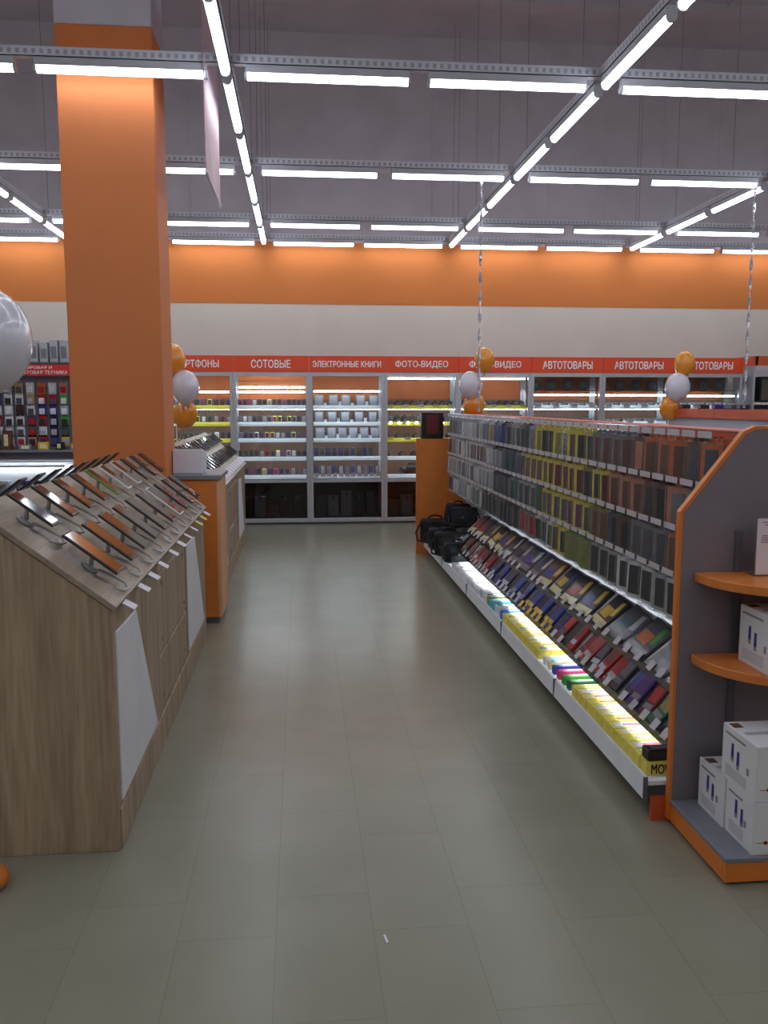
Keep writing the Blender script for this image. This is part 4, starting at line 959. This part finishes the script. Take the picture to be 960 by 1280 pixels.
# ------------------------------------------------------------------ grey end display in front of the gondola
EY = 3.084
pts = [(1.432, .02), (1.416, 1.243), (1.655, 1.545), (1.70, 1.565), (2.06, 1.565), (2.105, 1.545), (2.344, 1.243), (2.328, .02)]
inn = [(1.438+.008, .02), (1.424+.006, 1.24), (1.660, 1.535), (1.702, 1.553), (2.058, 1.553), (2.10, 1.535), (2.33, 1.24), (2.314, .02)]
pts = [(1.425, .02), (1.420, 1.243), (1.655, 1.545), (1.70, 1.565), (2.06, 1.565), (2.105, 1.545), (2.340, 1.243), (2.335, .02)]
inn = [(1.437, .02), (1.432, 1.238), (1.663, 1.534), (1.704, 1.553), (2.056, 1.553), (2.097, 1.534), (2.328, 1.238), (2.323, .02)]
t = thing('end_display', 'grey end panel with orange edges and shelves closing the gondola', 'end display', (0, 0, 0))
obj('panel', MB().prism(inn, 'y', EY, EY+.026), M['grey_panel'], t)
eb = MB()
for a, b_ in zip(range(7), range(1, 8)): eb.prism([pts[a], pts[b_], inn[b_], inn[a]], 'y', EY-.002, EY+.028)
obj('edge_band', eb, M['orange_edge'], t)
PX0, PX1 = 1.434, 2.326
pb = MB().prism([(PX0, 2.64), (PX1, 2.64), (PX1, 2.658), (PX0, 2.658)], 'z', .012, .085, .002)
pb.box(PX0, PX0+.018, 2.659, EY-.001, .012, .085, .002).box(PX1-.018, PX1, 2.659, EY-.001, .012, .085, .002)
obj('plinth', pb, M['orange_edge'], t)
obj('plinth_top', MB().box(PX0-.004, PX1+.004, 2.635, EY-.002, .085, .102, .002), M['grey_top'], t)
for x in (PX0+.06, PX1-.06):
    for y in (2.70, 3.0): obj('foot', MB().cyl((x, y, 0), (x, y, .014), .02), M['black'], t)
def qshelf(z):
    r = .36; x0, x1 = 1.487, 2.273; p = [(x0, EY-.003), (x0, EY-.05)]
    for k in range(1, 9):
        a = k/9*PI/2; p.append((x0+.42*(1-math.cos(a)) if False else x0+r*(1-math.cos(a))*.95, EY-.05-(r-.05)*math.sin(a)))
    q = [(1.88*2-a, b_) for a, b_ in p[::-1]]
    return MB().prism(p+q, 'z', z-.034, z, .003)
for z in (1.012, .692): obj('shelf', qshelf(z), M['orange_board'], t)
for x in (1.655, 2.105):
    u = MB().box(x-.014, x+.014, EY-.014, EY-.001, .16, 1.17)
    for z in [.2+.05*i for i in range(19)]: u.box(x-.004, x+.004, EY-.0155, EY-.0138, z, z+.025)
    obj('slotted_upright', u, M['grey_dark'], t)
    for z in (1.012, .692): obj('bracket', MB().prism([(EY-.002, z-.034), (EY-.24, z-.034), (EY-.24, z-.045), (EY-.002, z-.08)], 'x', x-.004, x+.004), M['grey_dark'], t)

# white cartons on the end display
def carton(x, y, z, lab, w=.245, d=.235, h=.222):
    t = thing('white_carton', lab, 'box', (x, y, z), group='white cartons on the end display')
    obj('carton', MB().box(0, w, 0, d, 0, h, .002), M['white'], t)
    # printed side face (x=0) and front face (y=0)
    s = obj('side_print', MB().box(-.0012, 0, .075, d-.02, h-.03, h-.022), M['print'], t)
    for k, (yy, zz, hh) in enumerate(((d-.075, .098, .05), (d-.115, .082, .05))):
        obj('picture', MB().prism([(yy-.009, zz), (yy+.009, zz), (yy+.007, zz+hh), (yy-.007, zz+hh)], 'x', -.0012, 0), PAL['indigo'], t)
        obj('picture', MB().prism([(yy-.009, zz-.016), (yy+.009, zz-.016), (yy+.009, zz), (yy-.009, zz)], 'x', -.0012, 0), M['print'], t)
    obj('picture', MB().box(-.0012, 0, .045, .06, .075, .10), M['print'], t)
    for k in range(6): obj('print_line', MB().box(-.0010, 0, .06, d-.03, .055-.007*k, .0565-.007*k), M['print'], t)
    obj('front_print', text_mesh('HDMI'[:0] or 'ID70', .05, .014, .02, .001), M['print'], t, (w*.45, -.0006, h-.035), (PI/2, 0, 0)) if False else obj('front_print', MB().box(w*.3, w*.7, -.0012, 0, h-.04, h-.026), M['print'], t)
    fr = MB().box(w*.30, w*.9, -.0012, 0, .07, .073).box(w*.30, w*.315, -.0012, 0, .07, .14)
    obj('front_picture', fr, M['print'], t)
    obj('front_mark', MB().cyl((w*.2, -.0012, .045), (w*.2, 0, .045), .007, n=12).box(w*.07, w*.33, -.0012, 0, .044, .046), PAL['red'], t)
    obj('tape', MB().box(.02, w-.02, d*.45, d*.55, h, h+.0012), PAL['silver'], t)
    obj('top_print', MB().box(.01, .045, d-.06, d-.02, h, h+.0012), PAL['brown'], t)
carton(1.524, 2.842, .102, 'white printed carton standing alone behind the stack on the display base', .235, .20, .19)
carton(1.529, 2.648, .102, 'white printed carton at the bottom of the front stack', .245, .19, .19)
carton(1.529, 2.648, .293, 'white printed carton on top of the front stack', .245, .235, .20)
carton(1.632, 2.76, .692, 'white printed carton on the lower orange shelf', .245, .235, .215)
t = thing('price_stand', 'clear stand holding a white printed sheet on the upper orange shelf', 'price stand', (1.672, 2.985, 1.012))
obj('sheet', MB().box(0.004, .206, -.002, .002, .006, .215), M['paper'], t)
obj('holder', MB().box(0, .21, .0025, .0045, 0, .22).box(0, .21, -.004, .06, 0, .003), M['clear'], t)
pr = MB()
for k, (x0, x1, z) in enumerate(((.02, .16, .20), (.03, .14, .19), (.02, .19, .15), (.02, .18, .142), (.02, .17, .134), (.02, .19, .126), (.08, .2, .02))): pr.box(x0, x1, -.0032, -.0021, z, z+.004)
obj('printing', pr, M['print'], t)

# ------------------------------------------------------------------ second gondola beyond
X2 = 4.68
t = thing('gondola', 'second pegboard gondola with red orange header beyond the phone cases', 'shop gondola', (X2, 0, 0))
obj('pegboard', MB().box(-.03, .03, 4.4, 10.45, .2, 1.48), M['peg'], t)
for i in range(5): obj('header', MB().box(-.08, .08, 4.4+i*1.21, 4.4+i*1.21+1.205, 1.48, 1.585, .003), M['brick_orange'], t)
obj('deck', MB().box(-.45, .45, 4.4, 10.45, .14, .165), M['white'], t); obj('deck_lip', MB().box(-.465, -.451, 4.4, 10.45, .09, .18), M['lip'], t); obj('kickboard', MB().box(-.36, .36, 4.42, 10.43, 0, .14), M['grey_dark'], t)
for sh in (.5, .85, 1.2): obj('shelf', MB().box(-.36, -.03, 4.42, 10.43, sh-.02, sh), M['white'], t)
for r, z in enumerate((.5, .85, 1.2)):
    for i in range(20):
        c = rk.choice(['black', 'charcoal', 'white', 'silver', 'blue', 'red', 'orange'])
        t = thing('speaker_box', '%s boxed item, %s from the near end, %s shelf of second gondola' % (c, nth(i+1), ['lowest', 'middle', 'upper'][r]), 'box', (X2-.2, 4.6+i*.29, z), (0, 0, rk.uniform(-.1, .1)), 'boxes on the second gondola')
        obj('carton', MB().box(-.09, .09, -.1, .1, 0, .22+.03*(i % 3) if r < 2 else .15, .004), PAL[c], t); obj('printed_label', MB().box(-.092, -.089, -.06, .06, .03, .12), PAL['grey'], t)
for i, (y, c) in enumerate(((8.95, 'charcoal'), (9.6, 'black'), (10.1, 'black'), (9.25, 'violet'), (8.7, 'black'))):
    t = thing('small_gadget', '%s gadget, %s on the red orange header of the second gondola' % (c, nth(i+1)), 'gadget', (X2-.03, y, 1.585), (0, 0, rk.uniform(-.3, .3)), 'gadgets on the header')
    obj('body', MB().box(-.05, .05, -.07, .07, 0, .05, .008, 2), PAL[c], t); obj('faceplate', MB().box(-.052, -.049, -.05, .05, .01, .04), PAL['grey'], t)

# ------------------------------------------------------------------ render look
w = bpy.data.worlds.new('World'); SC.world = w; w.use_nodes = True
w.node_tree.nodes['Background'].inputs[0].default_value = (.5, .5, .55, 1); w.node_tree.nodes['Background'].inputs[1].default_value = .05
vs = SC.view_settings; vs.view_transform = 'Standard'; vs.look = 'None'; vs.gamma = 1; vs.use_curve_mapping = False
vs.exposure = -1.05
c = SC.cycles
c.use_denoising = True; c.max_bounces = 8; c.diffuse_bounces = 4; c.glossy_bounces = 4; c.transmission_bounces = 4; c.transparent_max_bounces = 24
c.sample_clamp_indirect = 3.0; c.caustics_reflective = False; c.caustics_refractive = False
